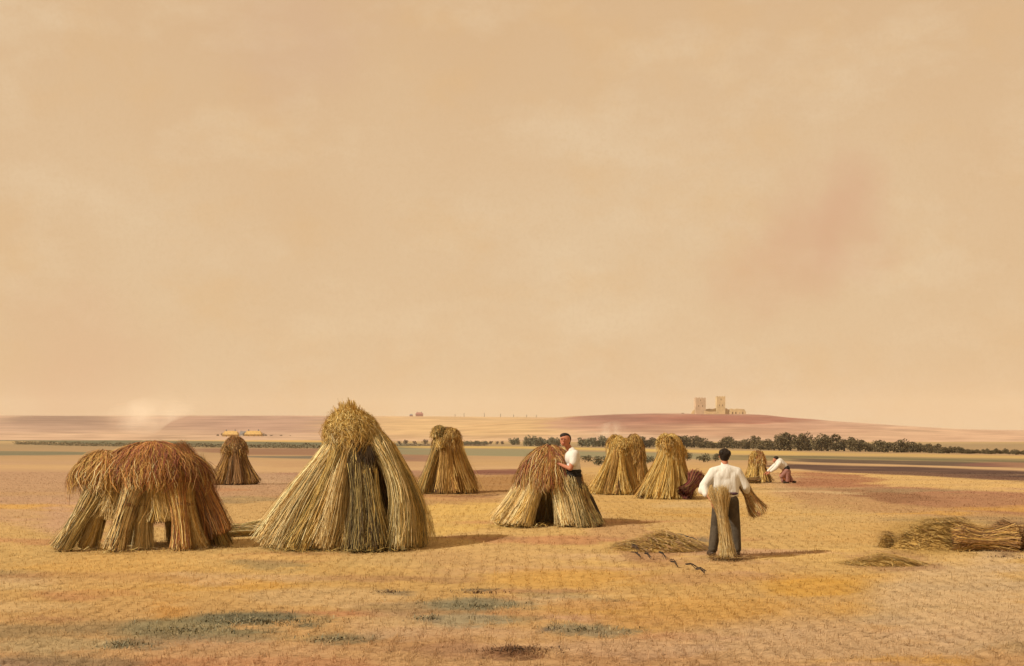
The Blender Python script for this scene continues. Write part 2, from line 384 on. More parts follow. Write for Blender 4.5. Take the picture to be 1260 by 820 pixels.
def cap(parent, c, rx, ry, ztop, zbot, n, pal, seed, ridge=0.0, wid=0.010, drop=0.25, name='straw_cap', bare=0.0, lean=(0, 0), fuzz=1.0):
    """loose thatch of straw thrown over the top of a stook, every straw falling outwards from the crown"""
    n = int(n*2.8); wid *= .48; S = Straw(seed); r = S.r; k = 7
    ph = r.uniform(0, 2*math.pi, n); s0 = r.uniform(0, 1.05, n)*np.where(r.rand(n) < .35, .5, 1); ln = r.uniform(0.3, .9, n)*(1+.28*np.sin(2*ph+seed)+.18*np.sin(5*ph+seed*3))
    lay = r.uniform(0.95, 1.05, n)+(r.rand(n) < .06)*r.uniform(0, .07, n)
    off = r.uniform(-1, 1, n)*ridge
    s = s0[:, None]+ln[:, None]*np.linspace(0, 1, k)[None, :]
    se = np.minimum(s, math.pi/2*0.96); over = np.maximum(s-math.pi/2*0.96, 0)
    lump = 1+(.26*(vnoise(np.cos(ph)*1.7+20, np.sin(ph)*1.7+20, seed)-.5))[:, None]*np.sin(se)+.16*(vnoise(np.cos(ph)[:, None]*2.6*se+20, np.sin(ph)[:, None]*2.6*se+20, seed+2)-.5)
    php = ph[:, None]+r.normal(0, 0.28, (n, 1))*s+r.normal(0, 0.02, s.shape)*fuzz
    x = c[0]+off[:, None]+rx*np.sin(se)*np.cos(php)*lay[:, None]*lump+lean[0]*np.cos(se)
    y = c[1]+ry*np.sin(se)*np.sin(php)*lay[:, None]*lump+lean[1]*np.cos(se)
    z = zbot+(ztop-zbot)*np.cos(se)*lay[:, None]*(1-0.25*(off[:, None]/(ridge+1e-6))**2*(ridge > 0))-over*drop*3*r.uniform(.5, 1, (n, 1))
    P = np.stack([x, y, z], -1)+r.normal(0, 0.006*fuzz, (n, k, 3))
    tg = np.stack([-np.sin(php)*rx, np.cos(php)*ry, 0*php], -1); tg = tg+r.normal(0, 0.25, (n, 1, 3)); tg /= np.linalg.norm(tg, axis=-1, keepdims=True)
    w_ = wid*r.uniform(0.5, 1.3, (n, 1, 1))*np.interp(np.linspace(0, 1, k), [0, .8, 1], [1, 1, .3])[None, :, None]
    cl = S.cols(pal, n); g = vnoise(x[:, 2]*5+70, z[:, 2]*5+y[:, 2]*4+70, seed); g3 = vnoise(x[:, 2]*1.8+90, z[:, 2]*2.2+90, seed+1)
    edge = np.clip((s0+ln-1.15)/.6, 0, 1)*(.1+.7*g3); pick = r.rand(n) < edge
    cl[pick] = S.cols(PALE+OCHRE[:2], n)[pick]
    cl = cl*(.55+.50*g+.42*g3)[:, None]
    S.add(P, tg*w_, np.clip(cl, .01, .8))
    a = np.linspace(0, 2*math.pi, 28, endpoint=False); ss = np.linspace(0.02, math.pi/2*0.88, 9)
    A, SS = np.meshgrid(a, ss); lump = 1+.26*(vnoise(np.cos(A)*1.7+20, np.sin(A)*1.7+20, seed)-.5)*np.sin(SS)+.16*(vnoise(np.cos(A)*2.6*SS+20, np.sin(A)*2.6*SS+20, seed+2)-.5)
    rx2 = rx+ridge*0.75
    ring = np.stack([c[0]+rx2*0.88*np.sin(SS)*np.cos(A)*lump+lean[0]*np.cos(SS), c[1]+ry*0.88*np.sin(SS)*np.sin(A)*lump+lean[1]*np.cos(SS),
                     zbot+(ztop-zbot)*0.92*np.cos(SS)], -1)
    inner = ring[::-1]*np.array([1, 1, 1.0]); ctr_ = np.array([c[0], c[1], zbot]); inner = ctr_+(inner-ctr_)*0.8
    S.shell(np.concatenate([ring, inner]), alb(pal[1])*0.8)
    return S.build(name, parent)

def litter(parent, cx, cy, r0, n, pal, seed, z0=0.0, name='loose_straw'):
    S = Straw(seed); r = S.r
    a = r.uniform(0, 6.283, n); q = r0*np.sqrt(r.uniform(0.3, 1.1, n)); x = cx+q*np.cos(a)*1.1; y = cy+q*np.sin(a)*0.8
    d = r.uniform(0, 6.283, n); Ls = r.uniform(0.08, 0.28, n)
    P0 = np.stack([x, y, z0+r.uniform(0.005, 0.05, n)], -1); P1 = P0+np.stack([np.cos(d)*Ls, np.sin(d)*Ls, r.uniform(-.01, .05, n)], -1)
    P = np.stack([P0, (P0+P1)/2+r.normal(0, .01, (n, 3)), P1], 1)
    wv = np.stack([-np.sin(d), np.cos(d), 0*d], -1)[:, None, :]*np.ones((1, 3, 1))*0.006
    S.add(P, wv, S.cols(pal, n)); return S.build(name, parent)

# --- the tall stook with the bushy golden head
o = at(425, 20.9)
t = thing('stook', 'tallest golden corn stook with a bushy tied head and dark hollows on its right side', 'stook', o, group='corn stooks in the stubble field'); t.scale = (.95, .95, .965)
feet = [(-1.36, -.10), (-1.10, -.44), (-.74, -.62), (-.36, -.34), (.02, -.30), (.34, -.82), (.64, -.74), (1.0, -.58), (1.27, -.12), (1.05, .45), (.45, .85), (-.2, .9), (-.85, .6)]
pals = [PALE, PALE+OLIVE[:1], GOLD+OLIVE, PALE, PALE+GOLD, OLIVE+DUSK, OLIVE+DUSK[:3]+GOLD[:1], PALE+OLIVE, GOLD+OLIVE, OLIVE, GOLD, GOLD, GOLD]  # darker right-hand palettes paint in the shaded side and foot hollows
for i, (fx, fy) in enumerate(feet):
    hx = (0.14+fx*0.14) if fx < .7 else .50+.06*fx; hy_ = fy*0.16+(-.08 if fy < -.5 else 0)
    hz_ = 1.90
    if i == 5: hx, hy_, hz_ = .24, -.26, 1.62
    if i == 6: hx, hy_, hz_ = .40, -.30, 1.44
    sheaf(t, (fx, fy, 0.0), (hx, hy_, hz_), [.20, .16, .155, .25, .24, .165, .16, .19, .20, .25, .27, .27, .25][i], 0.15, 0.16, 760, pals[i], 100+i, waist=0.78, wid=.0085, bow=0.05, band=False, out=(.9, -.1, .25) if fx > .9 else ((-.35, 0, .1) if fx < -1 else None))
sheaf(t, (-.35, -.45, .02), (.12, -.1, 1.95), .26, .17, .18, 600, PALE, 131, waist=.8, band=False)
sheaf(t, (.80, -.12, .02), (.46, -.02, 1.85), .2, .18, .16, 500, BROWN+DUSK, 133, waist=.7, band=False)  # this and the core sheaf: straw darkened to paint the hollow's shade
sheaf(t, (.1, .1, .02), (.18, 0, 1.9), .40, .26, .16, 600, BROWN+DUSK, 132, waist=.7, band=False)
hd = cap(t, (0.16, -.02), .54, .48, 2.38, 1.80, 2400, GOLD, 140, wid=.008, drop=.30, name='ear_head', lean=(-.10, 0), fuzz=3.5)
# near-black stalks paint shade in the neck hollow; then upright ears of the head
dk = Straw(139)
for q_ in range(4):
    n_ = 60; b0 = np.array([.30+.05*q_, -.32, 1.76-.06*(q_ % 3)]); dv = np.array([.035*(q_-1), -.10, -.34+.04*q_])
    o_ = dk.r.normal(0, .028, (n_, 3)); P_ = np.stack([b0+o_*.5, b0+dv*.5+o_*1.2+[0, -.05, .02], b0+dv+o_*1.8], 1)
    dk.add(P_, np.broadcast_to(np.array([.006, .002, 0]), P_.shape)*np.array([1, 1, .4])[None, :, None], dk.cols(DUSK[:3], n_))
dk.build('hollow_shade_stalks', t)
S = Straw(141); n = 1600; a = S.r.uniform(0, 6.283, n); q = S.r.uniform(0, 1, n)**.6
P0 = np.stack([.12+.16*np.cos(a)*q, .16*np.sin(a)*q, 1.75+0*a], -1); P2 = np.stack([.05+.56*np.cos(a)*q, .5*np.sin(a)*q, 2.50-.50*q**2+S.r.normal(0, .05, n)], -1)
P1 = (P0+P2)/2+np.array([0, 0, .1]); wv = np.stack([-np.sin(a), np.cos(a), 0*a], -1)[:, None, :]*np.array([.003, .004, .008])[None, :, None]
S.add(np.stack([P0, P1, P2], 1), wv, S.cols(GOLD, n)); S.build('ears', hd)
B = Straw(142); aa = np.linspace(0, 2*math.pi, 21)
Q = np.array([np.stack([.17+.36*k*np.cos(aa), .34*k*np.sin(aa), 1.76+.015*i+.03*np.sin(aa*2+i)], -1) for i, k in enumerate(np.linspace(.98, 1.04, 8))])
B.add(Q, np.broadcast_to(np.array([0, 0, .012]), Q.shape).copy(), B.cols(BROWN, 8)); B.build('straw_band', t)
litter(t, 0, -.25, 1.25, 420, GOLD+OLIVE, 143)

# --- low broad stook at the left with a rusty cap and splayed feet
o = at(180, 20.9)
t = thing('stook', 'broad low stook at far left with a rusty brown cap over splayed pale feet', 'stook', o, group='corn stooks in the stubble field')
LF = [(-1.22, -.62, -.60), (-.92, -.28, -.55), (-.28, -.80, .02), (.06, -.40, .10), (.80, -.66, .44), (.98, -.35, .62), (1.28, .1, .75), (-1.15, .35, -.7), (-.4, .75, -.3), (.3, .8, .3), (.95, .6, .6)]
for i, (fx, fy, hx) in enumerate(LF):
    sheaf(t, (fx, fy, 0), (hx, fy*.22, 1.42 if i not in (0, 7) else 1.22), .15, .13, .22, 620, [PALE+OLIVE[:2]+DUSK[:1], GOLD+PALE, PALE+BROWN[:1]+DUSK[:1], PALE, GOLD+RUST, OCHRE+PALE, OLIVE+OCHRE, GOLD, PALE, PALE, GOLD][i], 200+i, waist=.5, bow=.06)
sheaf(t, (-.50, -.10, .48), (-.35, -.05, 1.5), .36, .28, .2, 700, PALE, 230, band=False)
sheaf(t, (.40, -.12, .45), (.25, -.05, 1.5), .38, .30, .2, 800, PALE+GOLD, 231, band=False)
cap(t, (.10, 0), .80, .66, 1.76, .98, 3000, RUST+OCHRE[:1]+MAROON[2:3], 240, ridge=.36, drop=.16, wid=.009)
cap(t, (-.70, -.02), .56, .54, 1.60, .98, 1700, RUST[:3]+OCHRE+BROWN[:1], 241, drop=.18, wid=.009)
sheaf(t, (1.26, -.10, .22), (.55, -.03, 1.66), .20, .16, .16, 800, BROWN+RUST, 242, band=False)
litter(t, 0, -.2, 1.3, 420, GOLD+BROWN, 243)

# --- hut-like stook with a dark doorway, the leaning person's
SB = at(668, 23.9)
t = thing('stook', 'hut-like stook with reddish cap and black arched gap, a person leaning on it', 'stook', SB, group='corn stooks in the stubble field')
for i, ang in enumerate([180, 205, 224, 240, 302, 318, 338, 0, 35, 70, 105, 140, 165, 20, 52, 88, 122, 152]):
    a = R(ang); rx_, ry_ = .84, .72
    sheaf(t, (rx_*math.cos(a), ry_*math.sin(a), 0), (.12+.2*math.cos(a), .16*math.sin(a), 1.22), .17, .16, .18, 520, [PALE, PALE+GOLD][i % 2], 300+i, waist=.6, bow=.03, band=False)
cap(t, (.13, 0), .62, .55, 1.50, .66, 2800, RUST+MAROON[2:3]+OCHRE[:2]+PALE[1:2], 340, drop=.22, wid=.010, ridge=.06)
sheaf(t, (.98, -.56, 0), (.68, -.44, .74), .15, .10, .14, 600, OLIVE+BROWN[:2], 342, waist=.6, bow=.03, band=False)
sheaf(t, (.78, -.66, 0), (.50, -.46, .90), .14, .12, .13, 600, PALE+OLIVE, 343, waist=.6, bow=.03, band=False)
litter(t, 0, -.2, .95, 250, GOLD+PALE, 341)

def small_stook(px, d, wm, hm, pals, seed, label, nsh=9, heads=.34, gap=None, capp=None, lean=0.0, n=300, wid=.014):
    o = at(px, d)
    t = thing('stook', label, 'stook', o, rz=0, group='corn stooks in the stubble field')
    rr = random.Random(seed); rx_ = wm/2-.14
    for i in range(nsh):
        a = 2*math.pi*(i+.5)/nsh-math.pi/2
        if gap is not None and abs(((math.degrees(a)-gap+180) % 360)-180) < 16: a += R(17)*(1 if rr.random() < .5 else -1)
        sheaf(t, (rx_*math.cos(a), rx_*.8*math.sin(a), 0), (lean+.10*math.cos(a)+rr.uniform(-.05, .05), .09*math.sin(a), hm*rr.uniform(.84, .95)), .2*wm/1.8*rr.uniform(.85, 1.15), .14*wm/1.8, heads*.5, n, pals[i % len(pals)], seed+i, waist=.72, wid=wid, bow=.05, band=False, segs=5, flare=2)
    if capp is not None: cap(t, (lean, 0), capp[0], capp[0]*.9, hm+.08, hm-capp[1], 700, capp[2], seed+50, wid=wid, drop=.2, fuzz=2)
    for j in range(3):
        a = rr.uniform(0, 6.28); hh = hm*rr.uniform(.80, .97); q = wm*.13
        cap(t, (lean+q*math.cos(a), q*math.sin(a)-.08), wm*rr.uniform(.11, .17), wm*.14, hh+rr.uniform(.06, .2), hh-.22, 260, pals[(j+1) % len(pals)], seed+51+j, wid=wid, drop=.22, fuzz=3, name='straw_tuft')
    for j in range(2):
        a = rr.uniform(3.3, 6.1); sheaf(t, (rx_*1.12*math.cos(a), rx_*.9*math.sin(a), 0), (lean+.2*math.cos(a), .2*math.sin(a), hm*rr.uniform(.5, .72)), .11, .09, .13, 160, [BROWN+DUSK[:2], pals[0]][j], seed+70+j, wid=wid, band=False, segs=5)
    litter(t, 0, 0, wm*.5, 120, pals[0], seed+60)
    return t
small_stook(550, 39.5, 1.95, 2.0, [OCHRE+BROWN[:1], OCHRE, GOLD+BROWN[:1], OLIVE+OCHRE], 400, 'shaggy brown stook right of the tallest one, dark slit at its foot', gap=-100, capp=(.46, .55, OCHRE+BROWN[:2]))
small_stook(289, 45.0, 1.75, 1.66, [BROWN, OCHRE+BROWN, BROWN+OLIVE], 430, 'small dark brown stook far off between the rusty stook and the tallest one', nsh=8, gap=-110, capp=(.42, .5, BROWN+RUST[:1]))
small_stook(757, 38.5, 1.6, 1.70, [GOLD, OCHRE, GOLD+OCHRE], 460, 'golden stook behind the leaning person, left one of a touching pair', nsh=8, gap=-95, capp=(.34, .6, GOLD), lean=.12)
small_stook(781, 40.5, 1.15, 1.74, [OCHRE+BROWN[:1], OLIVE+OCHRE, BROWN], 490, 'narrow brown stook, right one of a touching pair behind the leaning person', nsh=8, capp=(.36, .8, OCHRE+BROWN[:1]), lean=-.02)
small_stook(817, 36.2, 1.70, 1.78, [GOLD+OCHRE[:1], GOLD, OCHRE, GOLD], 520, 'tall yellow round-topped stook between the touching pair and the person seen from behind', nsh=9, gap=-85, capp=(.38, .6, GOLD+OCHRE), lean=.22)
small_stook(932, 47.5, 1.15, 1.12, [GOLD+OCHRE[:1], OCHRE, GOLD], 550, 'small far stook with a reddish top beside the crouching worker', nsh=7, capp=(.34, .45, OCHRE+RUST+[(190,90,70)]))

# --- single sheaves lying about
def lying(px, d, ang, Ln, pal, seed, label, rb=.17, rh=.2, wid=.009, n=700, group=None, lift=0, tilt=0.0, waist=.55):
    o = at(px, d); t = thing('sheaf', label, 'sheaf', o, group=group)
    ca, sa = math.cos(R(ang)), math.sin(R(ang))
    sheaf(t, (-ca*Ln/2, -sa*Ln/2, rb*.95+lift), (ca*Ln/2, sa*Ln/2, rh*.9+lift+tilt), rb, rb*.72, rh, n, pal, seed, waist=waist, wid=wid, bow=.03, name='stalks')
    return t
lying(292, 22.6, 8, 1.0, OLIVE+PALE, 600, 'pale sheaf lying flat between the rusty stook and the tallest stook', rb=.13, rh=.15)
lying(1212, 20.0, 170, .95, OCHRE+BROWN, 611, 'brown sheaf lying against the right end of the ochre windrow', rb=.22, rh=.24, lift=-.05)
lying(1262, 20.0, 150, .9, BROWN, 612, 'dark brown sheaf lying at the right edge of the field', rb=.24, rh=.27, n=900, lift=-.05)
heap_later = (1092, 20.8, .17, .13, .24, 260, OCHRE+BROWN[:2], 704, 'small round tuft of straw at the left end of the windrow')
lying(850, 35.6, 40, .62, MAROON+BROWN[:2], 620, 'dark maroon bundle leaning at the right foot of the tall yellow stook', rb=.18, rh=.30, tilt=.36, wid=.014, n=800)
lying(922, 46.2, 12, .8, OLIVE+BROWN, 621, 'low olive bundle on the ground under the crouching worker\'s hands', rb=.12, rh=.14, wid=.014, n=350)

# --- low heap of raked straw in front of the man
def heap(px, d, rx, ry, h, n, pal, seed, label, wid=.006):
    o = at(px, d); t = thing('straw_heap', label, 'straw heap', o)
    S = Straw(seed); r = S.r
    a = r.uniform(0, 6.283, n); q = np.sqrt(r.uniform(0, 1, n)); x = rx*q*np.cos(a); y = ry*q*np.sin(a)
    hh = h*np.clip(1-q**2, 0, 1)*(0.65+0.7*vnoise(x*2.2+50, y*2.2+50, seed)); di = r.normal(-.5, .5, n); Ls = r.uniform(.12, .38, n)
    P0 = np.stack([x, y, hh], -1); dv = np.stack([np.cos(di), np.sin(di), -.25*r.uniform(0, 1, n)], -1)*Ls[:, None]
    P = np.stack([P0-dv/2, P0+[0, 0, .02], P0+dv/2], 1); P[..., 2] = np.maximum(P[..., 2], .0)
    wv = np.stack([-np.sin(di), np.cos(di), 0*di], -1)[:, None, :]*np.array([.6, 1, .4])[None, :, None]*wid
    S.add(P, wv, S.cols(pal, n))
    k, m = 9, 28; aa = np.linspace(0, 6.283, m, endpoint=False); Q = np.linspace(0.02, 1, k); A, QQ = np.meshgrid(aa, Q)
    X = rx*QQ*np.cos(A); Y = ry*QQ*np.sin(A); Z = h*.92*np.clip(1-QQ**2, 0, 1)*(0.65+0.7*vnoise(X*2.2+50, Y*2.2+50, seed))-.02
    S.shell(np.stack([X, Y, Z], -1), alb(pal[0])*.9)
    S.build('loose_straw', t); return t
heap(812, 20.3, .80, .65, .22, 1700, OCHRE[:1]+GOLD+[(214,154,98), (198,136,86), (222,170,112)], 700, 'low raked heap of loose reddish straw left of the man with two sheaves')
heap(1158, 20.6, .86, .40, .46, 1500, OCHRE+GOLD+BROWN[:2], 703, 'long rounded windrow of ochre straw at right, beside the lying brown sheaves')
heap(*heap_later)
heap(1088, 18.4, .62, .35, .12, 600, OCHRE+GOLD, 702, 'thin low heap of loose straw in front of the windrow')

# dark bare stalks poking out of the heap
M_dark = material('dark_stalk', alb((58,44,34)), n_amt=.3, bump=0)
for i, (px, py, ln, an) in enumerate([(781, 676, .17, -50), (797, 683, .15, -55), (783, 682, .18, -38), (815, 682, .18, -58), (829, 690, .15, -50), (850, 692, .16, -25), (862, 698, .13, -28), (855, 670, .34, -32), (838, 665, .36, -22)]):
    d = F*(H-.06)/(py-HY+4); p = at(px, d, .07)
    S = Straw(750+i); n = 6; dv = np.array([math.cos(R(an))*ln, -.05, math.sin(R(an))*ln*.6])
    c0 = S.r.normal(0, .012, (n, 3)); P = np.stack([c0-dv/2, c0+[0, 0, .03], c0+dv/2+S.r.normal(0, .01, (n, 3))], 1)
    wv = np.broadcast_to(np.array([.001, .0, .005]), P.shape).copy(); S.add(P, wv, S.cols([(56,46,38), (84,62,44)] if i < 7 else [(92,88,70), (70,72,62)], n))
    oo = S.build('stalk_tuft', None); oo.location = p
    tag(oo, 'dark tuft of stalks sticking out of the raked heap beside the man', 'stalks', 'dark stalk tufts in the raked heap')

# ------------------------------------------------------------------ stubble and weeds (nobody could count them)
r = np.random.RandomState(5)
n = 240000
uu = r.uniform(0, 1, n); d = 9.2*(70/9.2)**uu; x = r.uniform(-.56, .56, n)*d
row = np.round(x/0.22+0.15*np.sin(d*.4))*0.22; x = np.where(r.rand(n) < .55, row+r.normal(0, .03, n), x)
z = gz(x, d); cc = groundcol(x, d, z)
S = Straw(6)
ht = r.uniform(.015, .055, n)*np.clip(1.15-d/90, .4, 1); lie = r.rand(n) < .7
an = r.uniform(0, 6.283, n); ln = np.where(lie, r.uniform(.05, .20, n), ht*r.uniform(0, .5, n)); hh = np.where(lie, r.uniform(.004, .03, n), ht)
P0 = np.stack([x, d, z-.005+lie*.012], -1); P1 = P0+np.stack([np.cos(an)*ln, np.sin(an)*ln, hh], -1)
wd = (.0015+.00015*d)*r.uniform(.5, 1.2, n)
pa = an+math.pi/2; wv = np.stack([np.cos(pa)*wd, np.sin(pa)*wd, 0*wd], -1)
wv[~lie] = np.stack([wd, 0*wd, 0*wd], -1)[~lie]
fac = r.uniform(.78, 1.2, (n, 1))
S.add(np.stack([P0, P1], 1), np.stack([wv, wv*.6], 1), np.clip(cc*fac, .01, .8))
so = S.build('stubble', None); tag(so, 'short dry straw stubble covering the cut field', 'stubble', kind='stuff')

def weeds(name, spots, pal, seed, label, hgt=.10):
    S = Straw(seed); r = S.r
    for (px, py, rx, ry, n) in spots:
        th = r.uniform(0, 6.283, n); q = np.abs(r.normal(0, .62, n)); X = px+rx*q*np.cos(th); Y = py+ry*q*np.sin(th)
        dd = F*H/(Y-HY); xx = (X-630)/F*dd; zz = gz(xx, dd)
        a = r.uniform(0, 6.283, n); l_ = r.uniform(.3, 1, n)*hgt
        P0 = np.stack([xx, dd, zz-.005], -1); P1 = P0+np.stack([np.cos(a)*l_*.4, np.sin(a)*l_*.4, l_*.7], -1); P2 = P0+np.stack([np.cos(a)*l_*.95, np.sin(a)*l_*.9, l_*.8], -1)
        wv = np.stack([-np.sin(a), np.cos(a), 0*a], -1)[:, None, :]*np.array([.8, 1, .2])[None, :, None]*.006
        S.add(np.stack([P0, P1, P2], 1), wv, S.cols(pal, n, .35))
    o = S.build(name, None); tag(o, label, 'weeds', kind='stuff')
weeds('low_weeds', [(320, 764, 80, 6, 520), (225, 776, 80, 9, 300), (150, 795, 36, 4, 120), (585, 744, 60, 5, 220), (524, 761, 20, 4, 90), (715, 777, 45, 5, 130), (410, 788, 40, 4, 130)],
      [(140,122,84), (124,110,76), (158,134,90), (176,144,94)], 8, 'sparse grey green weeds growing low among the foreground stubble', .055)
weeds('withered_weeds', [(640, 804, 52, 5, 260), (590, 727, 34, 1.2, 90), (478, 728, 20, 1.2, 60), (1235, 690, 30, 3, 50)],
      [(112,76,48), (134,92,56), (96,70,50)], 9, 'brown withered weeds in thin dark streaks among the foreground stubble', .05)

# ------------------------------------------------------------------ trees and bushes
M_leaf = material('foliage', attr=True, rough=.9, n_scale=.6, n_amt=.25, bump=0)
M_bark = material('bark', alb((92,72,54)), n_amt=.3, bump_scale=12)
def crown(seed, rx, ry, rz, zc, n, leaf, pal, lumps=12):
    zc *= .9; n = int(n*1.5)
    r = np.random.RandomState(seed); cs = []
    for i in range(lumps):
        a = r.uniform(0, 6.283); q = r.uniform(.1, .78); cs.append((rx*q*math.cos(a), ry*q*math.sin(a), zc+rz*r.uniform(-.55, .62), r.uniform(.32, .55)))
    k = r.randint(0, lumps, n); cs = np.array(cs)
    v = r.normal(0, 1, (n, 3)); v /= np.linalg.norm(v, axis=1, keepdims=True); q = r.uniform(.45, 1.05, (n, 1))**.6
    P = cs[k, :3]+v*q*cs[k, 3:4]*np.array([rx, ry, rz])
    P[:, 2] = np.maximum(P[:, 2], zc-rz*.95)
    a = r.normal(0, 1, (n, 3)); a /= np.linalg.norm(a, axis=1, keepdims=True); b = np.cross(a, r.normal(0, 1, (n, 3))); b /= np.linalg.norm(b, axis=1, keepdims=True)
    sz = leaf*r.uniform(.6, 1.4, (n, 1)); V = np.stack([P-a*sz, P+b*sz*.6, P+a*sz, P-b*sz*.6], 1).reshape(-1, 3)
    Fc = np.arange(n*4).reshape(n, 4); pal = np.array([alb(p) for p in pal]); base = pal[r.randint(0, len(pal), n)]*np.clip(r.normal(1, .2, (n, 1)), .5, 1.6)
    return V, Fc, np.repeat(base, 4, 0)
def trunk(h, r0, seed):
    r = random.Random(seed); bm = bmesh.new()
    def limb(a, b, ra, rb):
        a = Vector(a); b = Vector(b); q = (b-a).to_track_quat('Z', 'Y').to_matrix().to_4x4()
        bmesh.ops.create_cone(bm, segments=7, radius1=ra, radius2=rb, depth=(b-a).length, matrix=Matrix.Translation((a+b)/2) @ q)
    limb((0, 0, -.3), (r.uniform(-.1, .1), 0, h*.5), r0, r0*.7)
    for i in range(4):
        a = r.uniform(0, 6.28); limb((0, 0, h*.42), (math.cos(a)*h*.25, math.sin(a)*h*.25, h*r.uniform(.6, .85)), r0*.6, r0*.2)
    me = bpy.data.meshes.new('trunk'); bm.to_mesh(me); bm.free(); me.materials.append(M_bark)
    return me
DG = [(116,92,56), (94,76,46), (134,108,66), (108,84,54)]
BG = [(138,122,84), (118,106,76), (154,134,92)]
MV = [(150,116,84), (136,108,80), (164,130,94)]
protos = {}
def proto(kind, i, rx, rz, pal, n=420, leaf=.28, h=None):
    h = h or rz*2
    V, Fc, c = crown(900+hash_(kind)+i, rx, rx, rz, h-rz, n, leaf, pal)
    me = bpy.data.meshes.new('crown'); me.from_pydata(V.tolist(), [], Fc.tolist())
    a_ = me.color_attributes.new('tint', 'FLOAT_COLOR', 'POINT'); cc = np.ones((len(V), 4), dtype=np.float32); cc[:, :3] = c; a_.data.foreach_set('color', cc.ravel())
    me.materials.append(M_leaf)
    return me, trunk(h, .12*rz, i)
def hash_(s): return sum(ord(ch)*7 for ch in s) % 1000
def put_tree(pr, loc, sc, rz, name, label, cat, group):
    t = thing(name, label, cat, loc, rz, group); t.scale = (sc[0], sc[0], sc[1])
    for nm, me in (('crown', pr[0]), ('trunk', pr[1])):
        o = bpy.data.objects.new(nm, me); C.objects.link(o); o.parent = t
    return t
P_dark = [proto('dark', i, 3.4, 2.5, DG, 620, .30) for i in range(5)]
P_grey = [proto('grey', i, 2.8, 2.4, BG, 520, .28) for i in range(3)]
P_mauve = [proto('mauve', i, 2.0, 1.9, MV, 320, .26) for i in range(3)]
P_bush = [proto('bush', i, 1.3, .8, BG+DG[:1], 420, .11) for i in range(3)]
rr = random.Random(77)
# dark belt at the foot of the castle hill: (px, top row, bottom row)
belt_x = [862, 900, 935, 950, 1000, 1035, 1060, 1100, 1130, 1165, 1200, 1235, 1262, 1320, 1400]
belt_t = [540, 539, 537, 533, 536, 535, 541, 541, 545, 549, 551, 553, 554, 556, 558]
belt_b = [552, 552, 553.5, 554.5, 555, 555.5, 556, 557, 557, 558, 558.5, 559, 560, 561, 562]
def zline(px, py):           # ground point seen at a row beyond the crest
    ds = np.linspace(60, 1500, 1500); rows = HY+(H-np.interp(ds, ZD, ZZ))/ds*F
    d_ = float(np.interp(-py, -rows, ds)); return (px-630)/F*d_, d_
px = 862
while px < 1400:
    tp = np.interp(px, belt_x, belt_t); bt = np.interp(px, belt_x, belt_b)
    x_, d_ = zline(px, bt); d_ += rr.uniform(-6, 10); x_ = (px-630)/F*d_
    hgt = (bt-tp)/F*d_*rr.uniform(.55, 1.2)
    wdt = (bt-tp)/F*d_/5.0*rr.uniform(.6, 1.15)
    put_tree(rr.choice(P_dark), (x_, d_, gz1(x_, d_)), (wdt, hgt/5.0), rr.uniform(0, 6), 'hedgerow_tree', 'dark olive tree in the long belt at the foot of the castle hill', 'tree', 'trees of the dark belt below the castle hill')
    px += wdt*3.4*2*F/d_*rr.uniform(.22, .36)
for (a, b, tp, bt) in [(644, 690, 535.5, 549), (712, 752, 536, 550), (770, 862, 536, 551), (560, 600, 542, 548), (626, 640, 538, 547.5)]:
    px = a+4
    while px < b:
        x_, d_ = zline(px, bt); d_ += rr.uniform(-6, 8); x_ = (px-630)/F*d_
        hgt = (bt-tp)/F*d_*rr.uniform(.8, 1.1); wdt = hgt/5*rr.uniform(.9, 1.25)
        put_tree(rr.choice(P_grey if a != 770 else P_dark), (x_, d_, gz1(x_, d_)), (wdt, hgt/5), rr.uniform(0, 6), 'field_tree', 'grey green tree in the broken line behind the stooks', 'tree', 'grey green trees behind the stooks')
        px += wdt*2.8*2*F/d_*rr.uniform(.28, .5)
for px, h_ in [(491, 5), (499, 6.5), (510, 5), (523, 7), (533, 5), (538, 6), (586, 5), (597, 5), (604, 5), (612, 4.5), (618, 5), (575, 4.5)]:
    x_, d_ = zline(px, 547); hgt = h_/F*d_
    put_tree(rr.choice(P_mauve), (x_, d_, gz1(x_, d_)), (hgt/3.9, hgt/3.8), rr.uniform(0, 6), 'field_tree', 'tiny mauve brown tree dotted along the far ochre field', 'tree', 'tiny trees dotted along the far fields')
for px, py, wpx, hpx in [(737, 572, 20, 13), (800, 568, 14, 10), (866, 568, 20, 14), (880, 567, 14, 11), (846, 566, 14, 11), (748, 568, 18, 14), (792, 570, 20, 13), (560, 560, 14, 8), (720, 568, 16, 10)]:
    x_, d_ = zline(px, py+1); k = wpx/F*d_/2.6
    put_tree(rr.choice(P_bush), (x_, d_, gz1(x_, d_)), (k, hpx/F*d_/1.6), rr.uniform(0, 6), 'bush', 'low grey green bush in the meadow behind the stooks', 'bush', 'low bushes behind the stooks')
for px, py in [(1079, 525), (1095, 527), (1114, 528)]:
    x_ = (px-630)/F*1495
    put_tree(rr.choice(P_dark), (x_, 1495, hz(x_, 1495)-.3), (.55, .75), rr.uniform(0, 6), 'bush', 'speck-like dark bush on the skyline right of the castle', 'bush', 'bushes on the skyline right of the castle')
for px, py, k in [(840, 512, .6), (927, 511, .5)]:
    x_ = (px-630)/F*1480
    put_tree(rr.choice(P_mauve), (x_, 1480, hz(x_, 1480)-.3), (k*1.6, k*.9), 0, 'bush', 'small brownish bush beside the castle walls', 'bush', 'bushes beside the castle walls')
